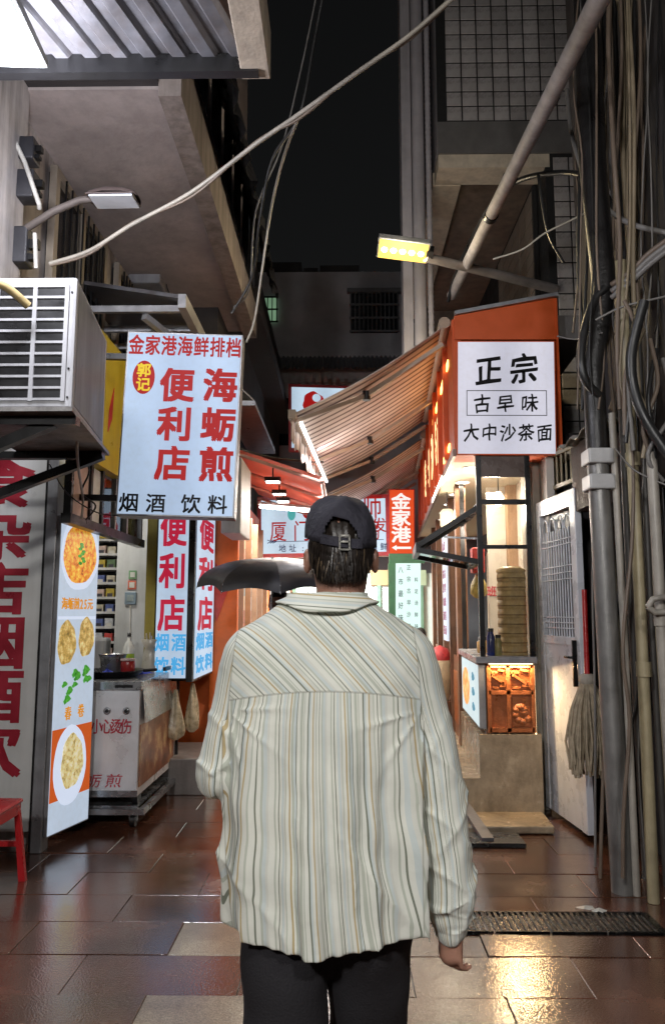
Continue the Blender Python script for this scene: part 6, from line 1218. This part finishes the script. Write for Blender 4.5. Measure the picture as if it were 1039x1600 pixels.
# ================================================================== umbrella and its bearer, passers-by
def figure(x, y, h, label, cloth, hairm, yaw=0, sit=False):
    t = thing('person', (x, y, 0), label, 'person'); k = h/1.72; dz = -.42*k if sit else 0
    F = Field((x-.36, y-.36, 0), (x+.36, y+.36, h+.05), .012)
    P = lambda a, b, c: np.array([x, y, 0])+np.array([a*math.cos(yaw)-b*math.sin(yaw), a*math.sin(yaw)+b*math.cos(yaw), c+(dz/k if c > .5 else 0)])*k
    F.ell(P(0, 0, 1.6), (.078*k, .09*k, .115*k), 0); F.ell(P(0, -.09, 1.58), (.014, .018, .022), .01); F.cap(P(0, .01, 1.5), P(0, .01, 1.42), .055*k, .06*k, .03)
    for s in (-1, 1): F.ell(P(s*.08, 0, 1.59), (.012, .02, .03), .006)
    F.cap(P(-.13, .01, 1.36), P(.13, .01, 1.36), .075*k, .075*k, .05); F.cap(P(0, .01, 1.3), P(0, .01, .98), .13*k, .12*k, .05); F.cap(P(-.06, .01, .93), P(.06, .01, .93), .1*k, .1*k, .04)
    for s in (-1, 1):
        F.chain([P(s*.2, .01, 1.36), P(s*.24, 0, 1.08), P(s*.2, -.18, 1.0 if s < 0 else 1.15)], [.06*k, .048*k, .035*k], .03); w = P(s*.2, -.2, 1.0 if s < 0 else 1.16)
        hand(F, w, (0, -.8, .3), (-s, 0, .3), 1.4, k)
        if sit: F.chain([P(s*.09, .0, .92), P(s*.1, -.4, .92)], [.085*k, .06*k], .03); F.chain([np.array(P(s*.1, -.4, .92)), np.array([*P(s*.1, -.4, 0)[:2], .05])], [.06*k, .045*k], .03)
        else: F.chain([P(s*.09, .01, .9), P(s*.09, 0, .48), P(s*.09, .02, .08)], [.085*k, .06*k, .045*k], .03); F.cap(P(s*.09, .02, .05), P(s*.09, -.13, .04), .045*k, .038*k, .03)
    V, Q = F.mesh(); b = mesh_obj('body', relax(V, Q, 1), Q, M_skin, t)
    G = Field((x-.36, y-.36, 0), (x+.36, y+.36, h), .014)
    G.cap(P(-.13, .01, 1.36), P(.13, .01, 1.36), .088*k, .088*k, .05); G.cap(P(0, .01, 1.3), P(0, .01, .9), .15*k, .14*k, .05)
    for s in (-1, 1): G.chain([P(s*.2, .01, 1.36), P(s*.24, 0, 1.08), P(s*.205, -.15, 1.02 if s < 0 else 1.13)], [.075*k, .062*k, .05*k], .03)
    V, Q = G.mesh(); mesh_obj('jacket', relax(V, Q, 1), Q, cloth, t)
    G = Field((x-.36, y-.55, 0), (x+.36, y+.36, 1.05), .014); G.cap(P(-.06, .01, .92), P(.06, .01, .92), .11*k, .11*k, .04)
    for s in (-1, 1):
        if sit: G.chain([P(s*.09, .0, .92), P(s*.1, -.36, .92)], [.1*k, .075*k], .03)
        else: G.chain([P(s*.09, .01, .9), P(s*.09, 0, .48), P(s*.09, .02, .1)], [.1*k, .075*k, .065*k], .03)
    V, Q = G.mesh(); mesh_obj('trousers', relax(V, Q, 1), Q, pm('black_trousers', (.012, .011, .014)), t)
    G = Field(P(0, 0, 1.6)-np.array([.19, .19, .2]), P(0, 0, 1.6)+np.array([.19, .19, .2]), .01); G.ell(P(0, .012, 1.625), (.086*k, .1*k, .105*k), 0); X, Y, Z = np.meshgrid(*G.ax, indexing='ij'); fy = -(X-x)*math.sin(-yaw)*-1
    fwd = (X-x)*math.sin(yaw)-(Y-y)*math.cos(yaw); G.F = np.maximum(G.F, (np.minimum(fwd-.03, P(0, 0, 1.66)[2]-Z)).astype(np.float32)); V, Q = G.mesh(); mesh_obj('hair', V, Q, hairm, t)
    return t, P
ux, uy = W(425, 900, Y=6.2).x, 6.2
t, P = figure(W(436, 930, Y=6.3).x, 6.32, 1.72, 'person in dark clothes and glasses under the black umbrella', pm('dark_jacket', (.03, .03, .036), .8), pm('dark_hair', (.015, .013, .012), .5, bump=.3))
gl_ = MB()
for s in (-1, 1): gl_.tube([P(s*.034+.024*math.cos(a), -.093, 1.605+.018*math.sin(a)) for a in [i*PI/6 for i in range(13)]], .003, 5)
gl_.tube([P(-.01, -.095, 1.61), P(.01, -.095, 1.61)], .003, 5); gl_.build('glasses', M_black, t)
_ub = set(COL.objects.keys()); um = thing('umbrella', (ux, uy, 1.2), 'open black umbrella held by the person under the red canopy', 'umbrella')
rim_z = W(400, 918, Y=6.2).z; Ru = (W(535, 920, Y=6.2).x-W(315, 920, Y=6.2).x)/2; top_z = W(400, 880, Y=6.2).z; M_umb = pm('umbrella_nylon', (.03, .03, .036), .45, var=.2, bump=.1)
def ufn(u, v):
    a = 2*PI*u; seg = (u*8) % 1; r = Ru*math.sin(v*PI/2)**.95*math.cos(PI/8)/math.cos((seg-.5)*PI/4)*1.05*(1-.05*v*v*math.sin(PI*seg)); z = rim_z-.02+(top_z-rim_z+.03)*(1-v**2.1)+.035*v*v*math.sin(PI*seg); return (ux+r*math.cos(a+.2), uy+r*math.sin(a+.2), z+.13*r*math.sin(a+.2)+.03)
mb = MB()
for k in range(8): mb.grid(lambda u, v: ufn((k+min(.9995, max(.0005, u)))/8, v), 9, 12)
mb.build('canopy', M_umb, um, recalc=False)
for k in range(8): MB().tube([Vector(ufn(k/8, v))+Vector((0, 0, -.006)) for v in (.02, .3, .6, .85, 1)], .003, 5).build('rib', M_steel, um)
hx = P(.2, -.2, 0); MB().tube([(ux, uy, top_z+.05), (ux, uy, 1.15)], .007, 8).build('shaft', M_steel, um); MB().tube([(ux, uy, 1.15), (ux, uy, 1.02), (ux+.01, uy, .99), (ux+.04, uy, .98)], .013, 8).build('handle', M_black, um)
figure(W(672, 1000, Y=9.2).x-.1, 9.3, 1.36, 'seated person in a dark jacket beside the shop kerb', pm('dark_jacket', (.03, .03, .036)), pm('dark_hair', (.015, .013, .012)), 2.6)
figure(W(592, 1000, Y=10.6).x, 10.6, 1.5, 'person with dark hair farther down the lane by the stall', pm('teal_shirt', (.08, .14, .15), .8), pm('dark_hair', (.015, .013, .012)), 3.0)
